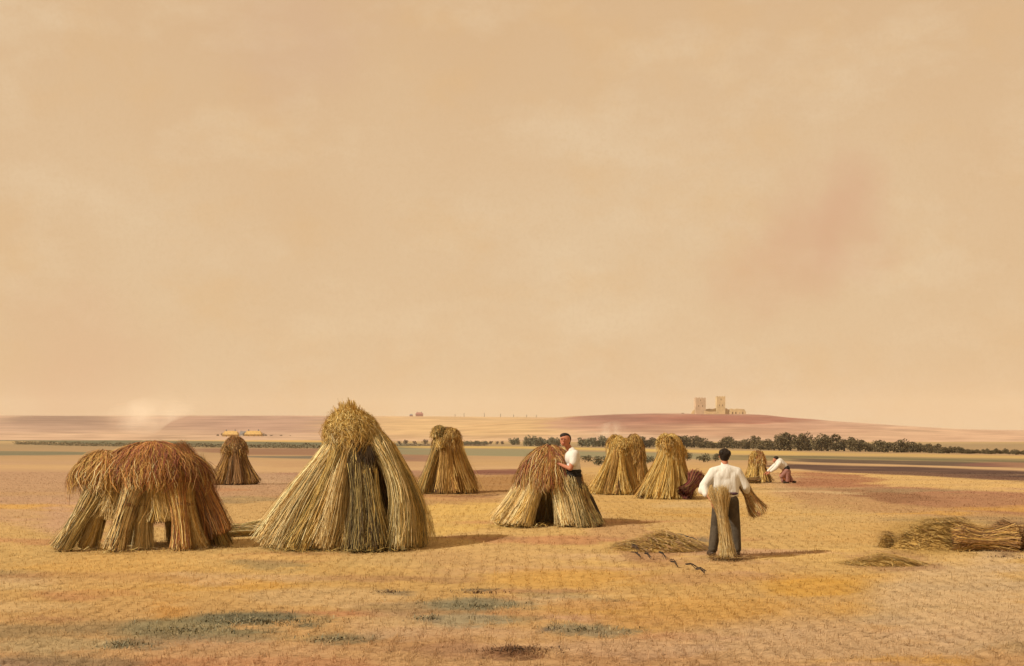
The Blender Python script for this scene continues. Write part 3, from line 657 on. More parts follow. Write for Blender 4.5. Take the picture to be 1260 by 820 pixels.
# low hedge lines between the fields, far off
def hedge(px0, px1, py0, py1, h_, w_, pal, seed, label):
    x0, d0 = zline(px0, py0); x1, d1 = zline(px1, py1); r = np.random.RandomState(seed); Ln = math.hypot(x1-x0, d1-d0); n = int(Ln*26)
    t_ = r.uniform(0, 1, n); c = np.stack([x0+(x1-x0)*t_, d0+(d1-d0)*t_, 0*t_], -1)
    hv = h_*(.55+.8*vnoise(t_*Ln/5, 0*t_, seed)); c += np.stack([r.normal(0, w_/3, n), r.normal(0, w_/2, n), r.uniform(0, 1, n)*hv], -1); c[:, 2] += gz(c[:, 0], c[:, 1])
    a = r.normal(0, 1, (n, 3)); a /= np.linalg.norm(a, axis=1, keepdims=True); b = np.cross(a, r.normal(0, 1, (n, 3))); b /= np.linalg.norm(b, axis=1, keepdims=True)
    sz = .22*r.uniform(.6, 1.5, (n, 1)); V = np.stack([c-a*sz, c+b*sz*.7, c+a*sz, c-b*sz*.7], 1).reshape(-1, 3)
    pal = np.array([alb(p) for p in pal]); cc = np.repeat(pal[r.randint(0, len(pal), n)], 4, 0)
    o = mesh_obj('hedge', V, np.arange(n*4).reshape(n, 4), M_leaf, None, colors=cc); tag(o, label, 'hedge')
hedge(20, 430, 547, 552.5, 1.6, 2.5, BG+DG, 1, 'dark hedge crossing the far plain behind the stooks at left')
hedge(470, 600, 549, 549, 1.0, 2.0, MV, 3, 'thin purplish hedge under the far ochre hillside')
#hedge(975, 1245, 569.5, 574, .45, 1.2, [(70,52,42), (92,70,52)], 4, 'low blackish hedge line crossing the right hand fields')

# ------------------------------------------------------------------ castle
def lin3(c): return tuple(alb(c))
M_stone = material('old_stone', lin3((236,190,124)), n_scale=.12, n_amt=.22, bump=.5, bump_scale=.6, bump_dist=.4)
M_stone2 = material('grey_stone', lin3((222,176,126)), n_scale=.15, n_amt=.25, bump=.5, bump_scale=.6, bump_dist=.4)
M_hole = material('dark_opening', (.16, .10, .06), bump=0)
def wall_mesh(name, polys, mat, parent, thick):
    """ruined wall: outline in local x,z extruded in y with wall thickness"""
    bm = bmesh.new()
    for pts, y0, y1 in polys:
        f = [bm.verts.new((a, y0, b)) for a, b in pts]; g = [bm.verts.new((a, y1, b)) for a, b in pts]
        bm.faces.new(f); bm.faces.new(g[::-1])
        for i in range(len(pts)):
            j = (i+1) % len(pts); bm.faces.new((f[j], f[i], g[i], g[j]))
    bmesh.ops.recalc_face_normals(bm, faces=bm.faces)
    me = bpy.data.meshes.new(name); bm.to_mesh(me); bm.free(); me.materials.append(mat)
    o = bpy.data.objects.new(name, me); C.objects.link(o); o.parent = parent; return o
CX = (883-630)/F*1495; cz = min(hz(CX-30, 1495), hz(CX+30, 1495))-.6
ct = thing('castle', 'ruined castle with two square towers on the crest of the pink hill', 'castle', (CX, 1495, cz))
m_ = 1495/F
top_castle = HY-(cz-H)/m_          # row of the castle base
def cx(p): return (p-883)*m_
def czz(row): return (top_castle-row)*m_
def crenel(x0, x1, z0, z1, teeth, rag):
    r = random.Random(int(x0*10)); pts = [(x0, z0), (x1, z0)]; k = teeth*2-1; wdt = (x1-x0)/k
    for i in range(k):
        xb = x1-i*wdt; zt = z1-(0 if i % 2 == 0 else 1.1)-r.uniform(0, rag); pts += [(xb, zt), (xb-wdt, zt)]
    return pts
def tower(p0, p1, row, mat, rag, dep):
    x0, x1, z1 = cx(p0), cx(p1), czz(row); z0 = -2
    front = crenel(x0, x1, z0, z1, 4, rag)
    o = wall_mesh('tower', [(front, -dep/2, -dep/2+1.4), (crenel(x0, x1, z0, z1-.5, 4, rag), dep/2-1.4, dep/2),
        ([(x0, z0), (x0+1.4, z0), (x0+1.4, z1-1.6), (x0, z1-1.6)], -dep/2+1.41, dep/2-1.41), ([(x1-1.4, z0), (x1, z0), (x1, z1-1.9), (x1-1.4, z1-1.9)], -dep/2+1.41, dep/2-1.41)], mat, ct, 1)
    for k, (fx, fz) in enumerate([(.3, .45), (.68, .45), (.5, .74)]):
        xx = x0+(x1-x0)*fx; zz = z1*fz+1
        wall_mesh('window', [([(xx-.45, zz), (xx+.45, zz), (xx+.45, zz+1.7), (xx, zz+2.3), (xx-.45, zz+1.7)], -dep/2-.05, -dep/2+.3)], M_hole, o, 1)
    return o
tower(855, 867.5, 489, M_stone2, .8, 12)
tower(881.3, 891.5, 487.5, M_stone, .5, 10)
for poly in ([([(cx(849), -2), (cx(854.8), -2), (cx(854.8), czz(504)), (cx(852.5), czz(505.5)), (cx(851), czz(508))], 1, 2.6),
    ([(cx(867.7), -2), (cx(881.2), -2), (cx(881.2), czz(502.5)), (cx(876), czz(503.5)), (cx(873), czz(503)), (cx(867.7), czz(504))], 1, 2.6),
    ([(cx(865), -2), (cx(881), -2), (cx(881), czz(506.5)), (cx(872), czz(507)), (cx(865), czz(506))], -9, -7.5),
    ([(cx(891.7), -2), (cx(897), -2), (cx(897), czz(505)), (cx(894), czz(502.5)), (cx(891.7), czz(503))], 0, 1.6)]):
    wall_mesh('curtain_wall', [poly], M_stone, ct, 1)
hall = wall_mesh('hall_range', [([(cx(897.2), -2), (cx(917), -2), (cx(917), czz(507.5)), (cx(915), czz(503.8)), (cx(905), czz(503.2)), (cx(902.5), czz(504.6)), (cx(900), czz(503)), (cx(897.2), czz(504))], -5, 5)], M_stone, ct, 1)
for p in (900.5, 904.5, 909, 913):
    xx = cx(p); wall_mesh('window', [([(xx-.7, czz(511)), (xx+.7, czz(511)), (xx+.7, czz(507.6)), (xx, czz(506.8)), (xx-.7, czz(507.6))], -5.1, -4.7)], M_hole if p != 909 else M_stone2, hall, 1)

# ------------------------------------------------------------------ farm buildings, ricks, far house, posts
M_thatch = material('yellow_thatch', lin3((222,166,88)), n_scale=.5, n_amt=.25, bump=.4, bump_scale=2, bump_dist=.2)
M_white = material('whitewash', lin3((214,190,158)), n_scale=.5, n_amt=.12, bump=0)
M_slate = material('grey_slate', lin3((150,134,118)), n_amt=.2, bump=0)
M_red = material('red_brick', lin3((172,104,86)), n_amt=.2, bump=0)
def cottage(px, d, wpx, hpx, mw, mr, label, group=None, cat='cottage', chimneys=2, zf=None):
    k = d/F; x_ = (px-630)*k; z_ = zf(x_, d) if zf else gz1(x_, d)
    t = thing('farm_cottage', label, cat, (x_, d, z_), 0, group); W_, Hh = wpx*k, hpx*k; D_ = W_*.5
    wl = wall_mesh('wall', [([(-W_/2, -1), (W_/2, -1), (W_/2, Hh*.5), (-W_/2, Hh*.5)], -D_/2, D_/2)], mw, t, 1)
    for q in (-.28, .05, .3):
        wall_mesh('window', [([(q*W_, Hh*.15), (q*W_+W_*.07, Hh*.15), (q*W_+W_*.07, Hh*.36), (q*W_, Hh*.36)], -D_/2-.06, -D_/2-.01)], M_hole, t, 1)
    e = W_*.04; bm = bmesh.new()
    vs = [bm.verts.new(v) for v in [(-W_/2-e, -D_/2-e, Hh*.5+.01), (W_/2+e, -D_/2-e, Hh*.5+.01), (W_/2+e, D_/2+e, Hh*.5+.01), (-W_/2-e, D_/2+e, Hh*.5+.01), (-W_*.4, 0, Hh), (W_*.4, 0, Hh)]]
    for f in ((0, 1, 5, 4), (1, 2, 5), (2, 3, 4, 5), (3, 0, 4), (3, 2, 1, 0)): bm.faces.new([vs[i] for i in f])
    bmesh.ops.recalc_face_normals(bm, faces=bm.faces); me = bpy.data.meshes.new('roof'); bm.to_mesh(me); bm.free(); me.materials.append(mr)
    ro = bpy.data.objects.new('roof', me); C.objects.link(ro); ro.parent = t
    for q in (-.3, .3)[:chimneys]:
        wall_mesh('chimney', [([(q*W_-W_*.03, Hh*.8), (q*W_+W_*.03, Hh*.8), (q*W_+W_*.03, Hh*1.2), (q*W_-W_*.03, Hh*1.2)], -W_*.03, W_*.03)], M_slate, ro, 1)
cottage(284, 1050, 18, 9, M_thatch, M_thatch, 'yellow thatched farm building on the plain, left one of two', chimneys=2)
cottage(312, 1060, 20, 9, M_thatch, M_thatch, 'yellow thatched farm building on the plain, right one of two', chimneys=2)
cottage(299, 1085, 8, 8, M_white, M_slate, 'small whitewashed cottage between two yellow farm buildings', chimneys=1)
for px, hp in [(275, 8), (291, 9), (302, 9), (322, 8), (327, 6), (268, 6), (334, 5), (346, 5), (357, 4)]:
    x_ = (px-630)/F*1075; put_tree(rr.choice(P_mauve), (x_, 1075, gz1(x_, 1075)), (hp/F*1075/5, hp/F*1075/4.2), rr.uniform(0, 6), 'farm_tree', 'tiny greyish tree among the far farm buildings', 'tree', 'trees around the far farm')
hzf = lambda x, y: hz(x, y)
cottage(516, 2290, 9, 5, M_red, M_red, 'tiny red house on the skyline right of the tallest stook', chimneys=2, zf=hzf, cat='house')
cottage(506, 2300, 4, 3, M_red, M_slate, 'tiny shed beside the red house on the skyline', chimneys=0, zf=hzf, cat='shed')
M_post = material('weathered_wood', lin3((120,90,70)), n_amt=.2, bump=0)
for px, hp in [(560, 3), (571, 4.5), (596, 5), (616, 4), (632, 3), (648, 3), (660, 3)]:
    k = 2290/F; x_ = (px-630)*k; bm = bmesh.new(); hh_ = hp*k
    bmesh.ops.create_cone(bm, segments=8, radius1=.5, radius2=.35, depth=hh_+1, cap_ends=True, matrix=Matrix.Translation((0, 0, hh_/2-.5)))
    bmesh.ops.create_cube(bm, size=1, matrix=Matrix.Translation((0, 0, hh_*.86)) @ Matrix.Diagonal((1.8, .3, .3, 1)))
    me = bpy.data.meshes.new('post'); bm.to_mesh(me); bm.free(); me.materials.append(M_post); oo = bpy.data.objects.new('post', me); C.objects.link(oo)
    oo.location = (x_, 2290, hz(x_, 2290)); tag(oo, 'tiny upright post on the ochre skyline', 'post', 'posts along the ochre skyline')

# ------------------------------------------------------------------ smoke
def smoke(px, d, pybase, wpx, hpx, dens, label, seed, lean=.4):
    k = d/F; x_ = (px-630)*k; z_ = gz1(x_, d); W_, Hh = wpx*k, hpx*k
    V, Fc, m, kk = [], [], 24, 14
    for i in range(kk):
        f = i/(kk-1); rw_ = W_/2*(.35+.75*f**.7)*math.sin(max(.05, min(1, (1-f)*3.0))*math.pi/2)+.05
        for j in range(m):
            a = 2*math.pi*j/m; nn = 1+.3*mnoise.noise(Vector((math.cos(a)*1.5+seed, math.sin(a)*1.5, f*4)))
            V.append((lean*W_*f+rw_*nn*math.cos(a), rw_*nn*.7*math.sin(a), Hh*f))
    for i in range(kk-1):
        for j in range(m): Fc.append((i*m+j, i*m+(j+1) % m, (i+1)*m+(j+1) % m, (i+1)*m+j))
    V2 = V+[(0, 0, 0), (lean*W_, 0, Hh)]
    me = bpy.data.meshes.new('smoke'); me.from_pydata(V2, [], Fc+[(len(V), (j+1) % m, j) for j in range(m)]+[(len(V)+1, (kk-1)*m+j, (kk-1)*m+(j+1) % m) for j in range(m)])
    mt = bpy.data.materials.new('smoke'); mt.use_nodes = True; t = mt.node_tree; t.nodes.clear()
    oo = t.nodes.new('ShaderNodeOutputMaterial'); pv = t.nodes.new('ShaderNodeVolumePrincipled'); t.links.new(pv.outputs[0], oo.inputs['Volume'])
    pv.inputs['Color'].default_value = (1, .97, .90, 1); pv.inputs['Anisotropy'].default_value = .0
    tc_ = t.nodes.new('ShaderNodeTexCoord'); nz = t.nodes.new('ShaderNodeTexNoise'); nz.inputs['Scale'].default_value = 3.5/W_; nz.inputs['Detail'].default_value = 3
    t.links.new(tc_.outputs['Object'], nz.inputs['Vector']); mr = t.nodes.new('ShaderNodeMapRange')
    mr.inputs[1].default_value = .36; mr.inputs[2].default_value = .72; mr.inputs[3].default_value = 0; mr.inputs[4].default_value = dens
    gm = t.nodes.new('ShaderNodeMapping'); gm.vector_type = 'POINT'; gm.inputs['Location'].default_value = (-1, -1, -1); gm.inputs['Scale'].default_value = (2, 2, 2)
    gr = t.nodes.new('ShaderNodeTexGradient'); gr.gradient_type = 'SPHERICAL'; t.links.new(tc_.outputs['Generated'], gm.inputs[0]); t.links.new(gm.outputs[0], gr.inputs[0])
    mu = t.nodes.new('ShaderNodeMath'); mu.operation = 'MULTIPLY'; t.links.new(gr.outputs['Fac'], mu.inputs[1])
    t.links.new(nz.outputs[0], mr.inputs[0]); t.links.new(mr.outputs[0], mu.inputs[0]); t.links.new(mu.outputs[0], pv.inputs['Density'])
    me.materials.append(mt); ob = bpy.data.objects.new('smoke', me); C.objects.link(ob); ob.location = (x_, d, z_)
    tag(ob, label, 'smoke')
smoke(152, 1000, 0, 120, 58, .085, 'pale smoke rising from the plain at left behind the rusty stook', 1, lean=.5)
smoke(737, 700, 0, 40, 30, .2, 'small puff of pale smoke above the trees behind the leaning person', 2, lean=.6)

# ------------------------------------------------------------------ people
def prim_cap(p0, r0, p1, r1, n=14, flat=1.0):
    p0 = Vector(p0); p1 = Vector(p1); ax = p1-p0; L_ = max(ax.length, 1e-4); q = ax.to_track_quat('Z', 'Y').to_matrix()
    V, Fc, rings = [], [], []
    for i in range(5): a = math.pi/2*i/5; rings.append((-r0*math.cos(a), r0*math.sin(a)+1e-4))
    rings.append((0, r0)); rings.append((L_, r1))
    for i in range(1, 6): a = math.pi/2*i/5; rings.append((L_+r1*math.sin(a), r1*math.cos(a)+1e-4))
    for z_, r_ in rings:
        for j in range(n):
            a = 2*math.pi*j/n; V.append(p0+q @ Vector((r_*math.cos(a), r_*flat*math.sin(a), z_)))
    for i in range(len(rings)-1):
        for j in range(n): Fc.append((i*n+j, i*n+(j+1) % n, (i+1)*n+(j+1) % n, (i+1)*n+j))
    Fc.append(tuple(range(n))[::-1]); Fc.append(tuple(range((len(rings)-1)*n, len(rings)*n)))
    return V, Fc
def prim_ell(c, rad, rot=(0, 0, 0)):
    bm = bmesh.new(); from mathutils import Euler
    bmesh.ops.create_icosphere(bm, subdivisions=3, radius=1, matrix=Matrix.Translation(c) @ Euler([R(a) for a in rot]).to_matrix().to_4x4() @ Matrix.Diagonal((*rad, 1)))
    V = [v.co.copy() for v in bm.verts]; Fc = [tuple(v.index for v in f.verts) for f in bm.faces]; bm.free(); return V, Fc
def fuse(name, prims, mat, parent, voxel=.009, smooth=3):
    V, Fc = [], []
    for p in prims:
        v, f = prim_cap(*p[1:]) if p[0] == 'c' else prim_ell(*p[1:])
        b = len(V); V += [tuple(a) for a in v]; Fc += [tuple(i+b for i in q) for q in f]
    me = bpy.data.meshes.new(name); me.from_pydata(V, [], Fc); o = bpy.data.objects.new(name, me); C.objects.link(o)
    m = o.modifiers.new('r', 'REMESH'); m.mode = 'VOXEL'; m.voxel_size = voxel; m.use_smooth_shade = True
    if smooth: m = o.modifiers.new('s', 'SMOOTH'); m.iterations = smooth; m.factor = .5
    dg = bpy.context.evaluated_depsgraph_get(); me2 = bpy.data.meshes.new_from_object(o.evaluated_get(dg)); o.modifiers.clear(); o.data = me2; bpy.data.meshes.remove(me)
    me2.name = name; me2.materials.clear(); me2.materials.append(mat); me2.polygons.foreach_set('use_smooth', [True]*len(me2.polygons)); o.parent = parent
    return o
def hand(wrist, dirv, palm_n, side=1, s=1.0, curl=.6):
    """palm, four bent fingers of unequal length and a side thumb"""
    w0 = Vector(wrist); d = Vector(dirv).normalized(); nn = Vector(palm_n); nn = (nn-d*nn.dot(d)).normalized(); x = d.cross(nn)*side
    pr = [('c', w0, .026*s, w0+d*.045*s, .030*s), ('c', w0+d*.04*s-x*.02*s, .017*s, w0+d*.085*s-x*.028*s, .015*s), ('c', w0+d*.04*s+x*.02*s, .018*s, w0+d*.085*s+x*.028*s, .015*s), ('c', w0+d*.04*s, .02*s, w0+d*.085*s, .016*s)]
    for i, ln in enumerate((.070, .080, .076, .058)):
        b = w0+d*.085*s+x*(.033-.022*i)*s; p = b; a = curl*.5
        for j, fr in enumerate((.45, .32, .23)):
            dd = d*math.cos(a)+nn*math.sin(a)+x*(.12-.08*i); q = p+dd.normalized()*ln*fr*s; pr.append(('c', p, (.0098-.001*j)*s, q, (.009-.001*j)*s)); p = q; a += curl
    b = w0+d*.025*s+x*.026*s; p = b; q = b+(x*.6+d*.6+nn*.35).normalized()*.036*s; pr.append(('c', p, .013*s, q, .011*s)); pr.append(('c', q, .011*s, q+(d*.8+nn*.5+x*.1).normalized()*.03*s, .009*s))
    return pr
M_skin = material('skin', (.40, .165, .095), rough=.6, n_scale=20, n_amt=.12, bump=0)
M_shirt = material('white_shirt', tuple(alb((240,214,178))), n_scale=7, n_amt=.08, bump=.9, bump_scale=8, bump_dist=.022, stretch=(1.7, 1.7, .45))
M_trou = material('dark_trousers', (.075, .06, .043), n_scale=10, n_amt=.4, bump=.7, bump_scale=9, bump_dist=.03)
M_trou2 = material('olive_trousers', (.055, .042, .028), n_scale=10, n_amt=.4, bump=.7, bump_scale=9, bump_dist=.03)
M_black = material('black_cloth', (.016, .014, .014), n_amt=.3, bump=.4, bump_scale=12, bump_dist=.02)
M_hair = material('dark_hair', (.02, .014, .010), rough=.6, n_scale=60, n_amt=.5, bump=.6, bump_scale=90, bump_dist=.004, stretch=(1, 1, .2))
M_boot = material('boot_leather', (.05, .033, .022), rough=.6, n_amt=.3, bump=.3)
M_belt = material('purple_sash', (.085, .045, .07), n_amt=.2, bump=.3)
M_rose = material('rose_skirt', tuple(alb((172,112,88))), n_scale=6, n_amt=.25, bump=.6, bump_scale=8, bump_dist=.03)
M_eye = material('eye', (.02, .015, .012), rough=.3, bump=0, n_amt=0)
M_lip = material('lips', (.30, .08, .06), bump=0)

# man seen from behind, a sheaf at each side.  local +y = away from the camera
MA = at(893, 19.3)
p = thing('person', 'person seen from behind in white shirt, carrying a sheaf at each side', 'person', MA); p.scale = (.96, .96, .955)
hipL, hipR = (-.10, 0, .90), (.10, 0, .90); knL, knR = (-.15, .07, .50), (.16, .04, .49); anL, anR = (-.215, -.02, .09), (.175, -.02, .09)
shL, shR = (-.19, .05, 1.385), (.19, .05, 1.385); elL, elR = (-.36, -.02, 1.15), (.33, .02, 1.14); wrL, wrR = (-.27, -.26, .93), (.42, .24, .98)
body = [('c', hipL, .085, knL, .058), ('c', hipR, .085, knR, .058), ('c', knL, .056, anL, .04), ('c', knR, .056, anR, .04),
        ('c', anL, .042, (-.24, .13, .04), .036), ('c', anR, .042, (.19, .13, .04), .036), ('e', (0, 0, .93), (.16, .11, .13)), ('e', (0, .02, 1.15), (.15, .10, .22)), ('e', (0, .05, 1.33), (.19, .115, .17)),
        ('c', (0, .06, 1.42), .06, (0, .10, 1.55), .055), ('c', shL, .055, elL, .042), ('c', shR, .055, elR, .042), ('c', elL, .044, wrL, .030), ('c', elR, .044, wrR, .030),
        ('e', (0, .13, 1.655), (.078, .095, .115)), ('e', (0, .175, 1.60), (.05, .055, .06)), ('c', (0, .222, 1.64), .012, (0, .242, 1.62), .014), ('e', (-.08, .12, 1.64), (.012, .022, .032)), ('e', (.08, .12, 1.64), (.012, .022, .032))]
body += hand(wrL, (.35, -.25, -.8), (.5, .6, 0), 1) + hand(wrR, (.2, .35, -.7), (-.2, -1, 0), -1)
bd = fuse('body', body, M_skin, p, .0075, 2)
fuse('hair', [('e', (0, .108, 1.672), (.092, .104, .104)), ('e', (0, .085, 1.615), (.072, .066, .062)), ('e', (-.045, .08, 1.70), (.055, .07, .06)), ('e', (.05, .075, 1.685), (.05, .07, .06))], M_hair, p, .008, 2)
fuse('shirt', [('e', (0, .05, 1.31), (.205, .14, .20)), ('e', (0, .02, 1.14), (.185, .13, .22)), ('e', (0, 0, 1.0), (.18, .125, .06)), ('c', (0, .09, 1.46), .075, (0, .10, 1.515), .064),
    ('c', (0, .06, 1.42), .095, (-.19, .045, 1.375), .092), ('c', (0, .06, 1.42), .095, (.19, .045, 1.375), .092), ('c', (-.19, .04, 1.37), .092, (-.36, -.02, 1.16), .075), ('c', (.19, .04, 1.37), .092, (.33, .02, 1.15), .072),
    ('c', (-.32, .0, 1.22), .07, (-.375, -.03, 1.09), .082), ('c', elL, .075, (-.34, -.13, 1.03), .058), ('c', elR, .072, (.36, .10, 1.07), .055), ('c', (-.10, .03, 1.22), .125, (.10, .03, 1.22), .125), ('c', (-.10, .01, 1.06), .115, (.10, .01, 1.06), .115), ('c', (-.11, .03, 1.3), .12, (-.11, .01, 1.05), .11), ('c', (.11, .03, 1.3), .12, (.11, .01, 1.05), .11)], M_shirt, p, .009, 16)
fuse('trousers', [('e', (0, 0, .92), (.185, .13, .12)), ('c', hipL, .115, knL, .088), ('c', hipR, .115, knR, .088), ('c', knL, .088, (-.212, -.015, .13), .075), ('c', knR, .088, (.175, -.015, .13), .075), ('c', (-.10, 0, 1.0), .09, (.10, 0, 1.0), .09)], M_trou, p, .010, 3)
fuse('sash', [('c', (-.105, -.0, 1.035), .105, (.105, -.0, 1.04), .105, 16, 1.0)], M_belt, p, .010, 2).scale = (.97, 1.22, .36)
for ob in p.children:
    if ob.name.startswith('sash'): ob.location = (0, 0, 1.035*(1-.36))
fuse('shoe', [('c', (-.215, -.03, .055), .055, (-.245, .15, .045), .045)], M_boot, p, .008, 2); fuse('shoe', [('c', (.175, -.03, .055), .055, (.195, .15, .045), .045)], M_boot, p, .008, 2)
# sheaves he carries
g = 'sheaves carried by the person seen from behind'
t = thing('sheaf', 'pale sheaf hanging upright behind the left leg of the person seen from behind', 'sheaf', MA+Vector((-.07, -.34, 0))); t.scale = (.96, .96, .95)
sheaf(t, (.05, .0, .02), (-.10, .05, 1.12), .10, .075, .17, 700, PALE, 800, waist=.60, wid=.006, bow=.02, name='stalks')
litter(t, 0, 0, .24, 160, BROWN+OCHRE, 801)
t = thing('sheaf', 'reddish pale sheaf tucked under the right arm of the person seen from behind', 'sheaf', MA+Vector((.42, .15, 0))); t.scale = (.94, .94, .95)
sheaf(t, (-.14, -.02, 1.20), (.15, .05, .70), .09, .08, .15, 600, PALE+RUST[2:3]+[(196,120,84)], 802, waist=.42, wid=.006, bow=.03, name='stalks')

# person leaning on the hut-like stook.  faces the camera and to the left
PB = at(727, 23.5)
p = thing('person', 'person in white top leaning over the hut-like stook, face visible', 'person', PB)
hL, hR = (-.31, -.08, .90), (-.33, .08, .88); kL, kR = (-.13, -.13, .48), (-.02, .10, .50); aL, aR = (-.06, -.10, .09), (.17, .10, .09)
sL, sR = (-.31, -.15, 1.36), (-.37, .17, 1.34); eL, eR = (-.40, -.24, 1.09), (-.54, .24, 1.22); wL, wR = (-.60, -.06, 1.17), (-.70, .40, 1.34)
hc = Vector((-.49, -.03, 1.625))
body = [('c', hL, .085, kL, .057), ('c', hR, .085, kR, .057), ('c', kL, .055, aL, .04), ('c', kR, .055, aR, .04), ('c', aL, .04, (-.18, -.16, .04), .034), ('c', aR, .04, (.06, .04, .04), .034),
        ('e', (-.32, 0, .94), (.12, .16, .13)), ('e', (-.33, 0, 1.12), (.105, .14, .2)), ('e', (-.345, 0, 1.28), (.115, .17, .16)), ('c', (-.37, 0, 1.38), .062, (-.45, -.01, 1.53), .056),
        ('c', sL, .058, eL, .042), ('c', sR, .058, eR, .042), ('c', eL, .042, wL, .028), ('c', eR, .042, wR, .028),
        ('e', tuple(hc), (.095, .092, .122), (0, 12, 0)), ('e', (hc.x-.022, hc.y-.042, hc.z-.07), (.057, .05, .05)), ('c', (hc.x-.035, hc.y-.088, hc.z+.01), .011, (hc.x-.042, hc.y-.112, hc.z-.025), .016),
        ('e', (hc.x+.09, hc.y-.01, hc.z-.01), (.012, .022, .03)), ('e', (hc.x-.035, hc.y-.065, hc.z+.035), (.06, .03, .018))]
body += hand(wL, (-.8, .5, .05), (0, 0, -1), 1, curl=.35) + hand(wR, (-.8, .3, .05), (0, 0, -1), -1, curl=.35)
fuse('body', body, M_skin, p, .007, 2)
fuse('hair', [('e', (hc.x+.02, hc.y+.04, hc.z+.02), (.100, .090, .115)), ('e', (hc.x-.005, hc.y+.02, hc.z+.082), (.096, .088, .056)), ('e', (hc.x+.06, hc.y+.03, hc.z-.05), (.04, .05, .07))], M_hair, p, .008, 2)
for dx, dy in ((-.066, -.076), (-.004, -.090)):
    fuse('eye', [('e', (hc.x+dx, hc.y+dy, hc.z+.012), (.014, .010, .007))], M_eye, p, .003, 0)
fuse('mouth', [('c', (hc.x-.054, hc.y-.088, hc.z-.066), .008, (hc.x-.012, hc.y-.092, hc.z-.066), .008)], M_lip, p, .003, 0)
fuse('shirt', [('e', (-.345, 0, 1.29), (.15, .205, .165)), ('e', (-.33, 0, 1.12), (.135, .175, .17)), ('c', (-.36, -.06, 1.42), .07, (-.36, .06, 1.41), .07), ('c', sL, .085, (-.34, -.2, 1.20), .078), ('c', sR, .085, (-.50, .20, 1.25), .075)], M_shirt, p, .009, 8)
fuse('waistband', [('e', (-.33, 0, 1.03), (.155, .19, .075)), ('e', (-.33, 0, .95), (.16, .195, .10))], M_black, p, .009, 2)
fuse('trousers', [('e', (-.32, 0, .88), (.14, .18, .10)), ('c', hL, .112, kL, .082), ('c', hR, .112, kR, .082), ('c', kL, .082, (-.065, -.10, .14), .066), ('c', kR, .082, (.16, .10, .14), .066)], M_trou2, p, .010, 3)
fuse('shoe', [('c', (-.05, -.09, .055), .05, (-.19, -.16, .045), .042)], M_boot, p, .008, 2); fuse('shoe', [('c', (.18, .11, .055), .05, (.05, .04, .045), .042)], M_boot, p, .008, 2)

# crouching worker beyond
PC = at(966, 46.3)
p = thing('person', 'crouching person in a white shirt far off at right, reaching into a low bundle', 'person', PC)
hc = Vector((-.36, -.02, .90))
hL, hR = (.02, -.09, .52), (.02, .09, .52); kL, kR = (-.20, -.16, .30), (-.05, .18, .09); aL, aR = (.06, -.14, .08), (.33, .14, .08)
body = [('c', hL, .085, kL, .058), ('c', hR, .085, kR, .058), ('c', kL, .055, aL, .04), ('c', kR, .055, aR, .04), ('c', aL, .04, (-.06, -.16, .04), .034), ('c', aR, .04, (.36, .14, .05), .034),
        ('e', (.0, 0, .55), (.13, .16, .12)), ('c', (-.02, 0, .60), .13, (-.22, 0, .78), .15), ('c', (-.24, 0, .82), .05, (-.33, -.01, .88), .05), ('e', tuple(hc), (.09, .078, .11), (0, 50, 0)), ('e', (hc.x-.06, hc.y, hc.z-.06), (.05, .05, .05)), ('c', (hc.x-.085, hc.y-.01, hc.z-.02), .012, (hc.x-.105, hc.y-.01, hc.z-.04), .013),
        ('c', (-.24, -.17, .76), .055, (-.42, -.22, .56), .042), ('c', (-.24, .17, .76), .055, (-.46, .2, .54), .042), ('c', (-.42, -.22, .56), .04, (-.62, -.14, .42), .028), ('c', (-.46, .2, .54), .04, (-.68, .10, .40), .028)]
body += hand((-.62, -.14, .42), (-.8, .2, -.5), (0, .3, -1), 1, curl=.4) + hand((-.68, .10, .40), (-.8, -.2, -.5), (0, -.3, -1), -1, curl=.4)
fuse('body', body, M_skin, p, .008, 2)
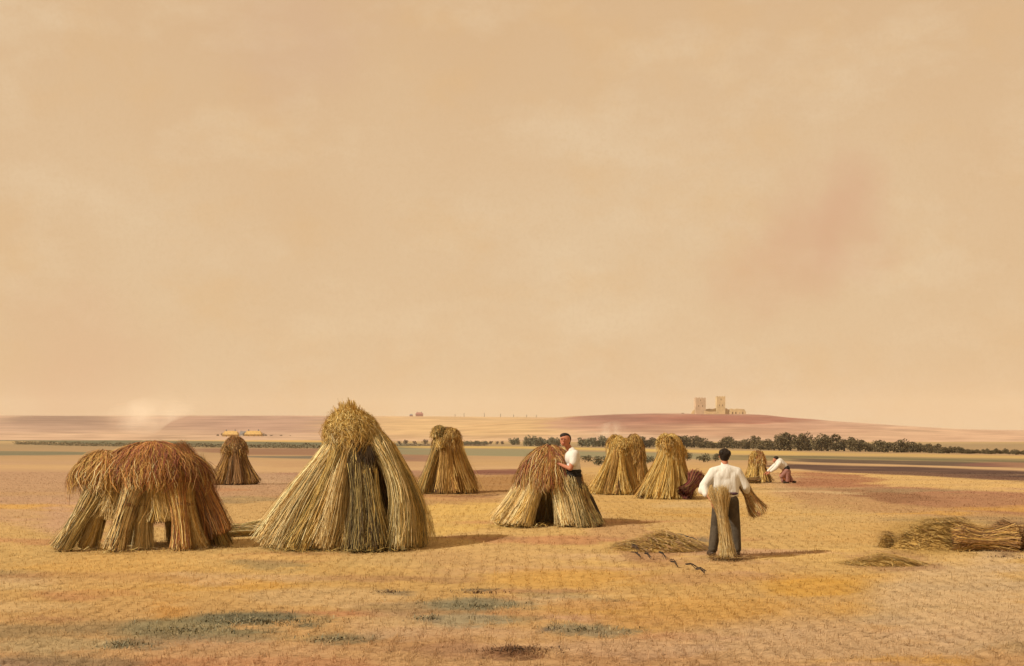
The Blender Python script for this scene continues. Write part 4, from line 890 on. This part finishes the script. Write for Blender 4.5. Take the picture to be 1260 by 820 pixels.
fuse('hair', [('e', (hc.x+.02, hc.y, hc.z+.045), (.095, .088, .085))], M_hair, p, .010, 2)
fuse('shirt', [('c', (-.05, 0, .64), .155, (-.22, 0, .78), .175), ('e', (-.16, 0, .72), (.2, .2, .14), (0, 40, 0)), ('c', (-.24, -.17, .76), .085, (-.42, -.22, .57), .08), ('c', (-.24, .17, .76), .085, (-.46, .2, .56), .08), ('c', (-.42, -.22, .57), .075, (-.55, -.17, .47), .055), ('c', (-.46, .2, .56), .075, (-.60, .14, .46), .055)], M_shirt, p, .011, 3)
fuse('waistband', [('e', (.03, 0, .56), (.15, .18, .13))], M_black, p, .011, 2)
fuse('skirt', [('e', (.05, 0, .42), (.17, .19, .16)), ('c', (.02, -.10, .46), .12, (-.16, -.16, .28), .09), ('c', (.04, .10, .46), .12, (-.02, .16, .12), .11), ('c', (.05, -.10, .38), .13, (.06, -.12, .12), .10), ('c', (.08, .08, .36), .13, (.24, .12, .12), .09)], M_rose, p, .011, 3)
fuse('shoe', [('c', (.08, -.14, .055), .05, (-.08, -.17, .045), .04)], M_boot, p, .010, 1); fuse('shoe', [('c', (.33, .14, .06), .05, (.42, .14, .05), .042)], M_boot, p, .010, 1)

# ------------------------------------------------------------------ the warm harvest air between us and the far hills
bm = bmesh.new(); bmesh.ops.create_cube(bm, size=1, matrix=Matrix.Translation((0, 2300, 45)) @ Matrix.Diagonal((9000, 6000, 150, 1)))
me = bpy.data.meshes.new('haze'); bm.to_mesh(me); bm.free()
mh = bpy.data.materials.new('haze'); mh.use_nodes = True; t_ = mh.node_tree; t_.nodes.clear()
o_ = t_.nodes.new('ShaderNodeOutputMaterial'); v_ = t_.nodes.new('ShaderNodeVolumePrincipled'); t_.links.new(v_.outputs[0], o_.inputs['Volume'])
v_.inputs['Color'].default_value = (.97, .90, .78, 1); v_.inputs['Density'].default_value = .0001
me.materials.append(mh); hz_o = bpy.data.objects.new('haze', me); C.objects.link(hz_o); tag(hz_o, 'thin warm haze lying over the plain', 'haze', kind='stuff')
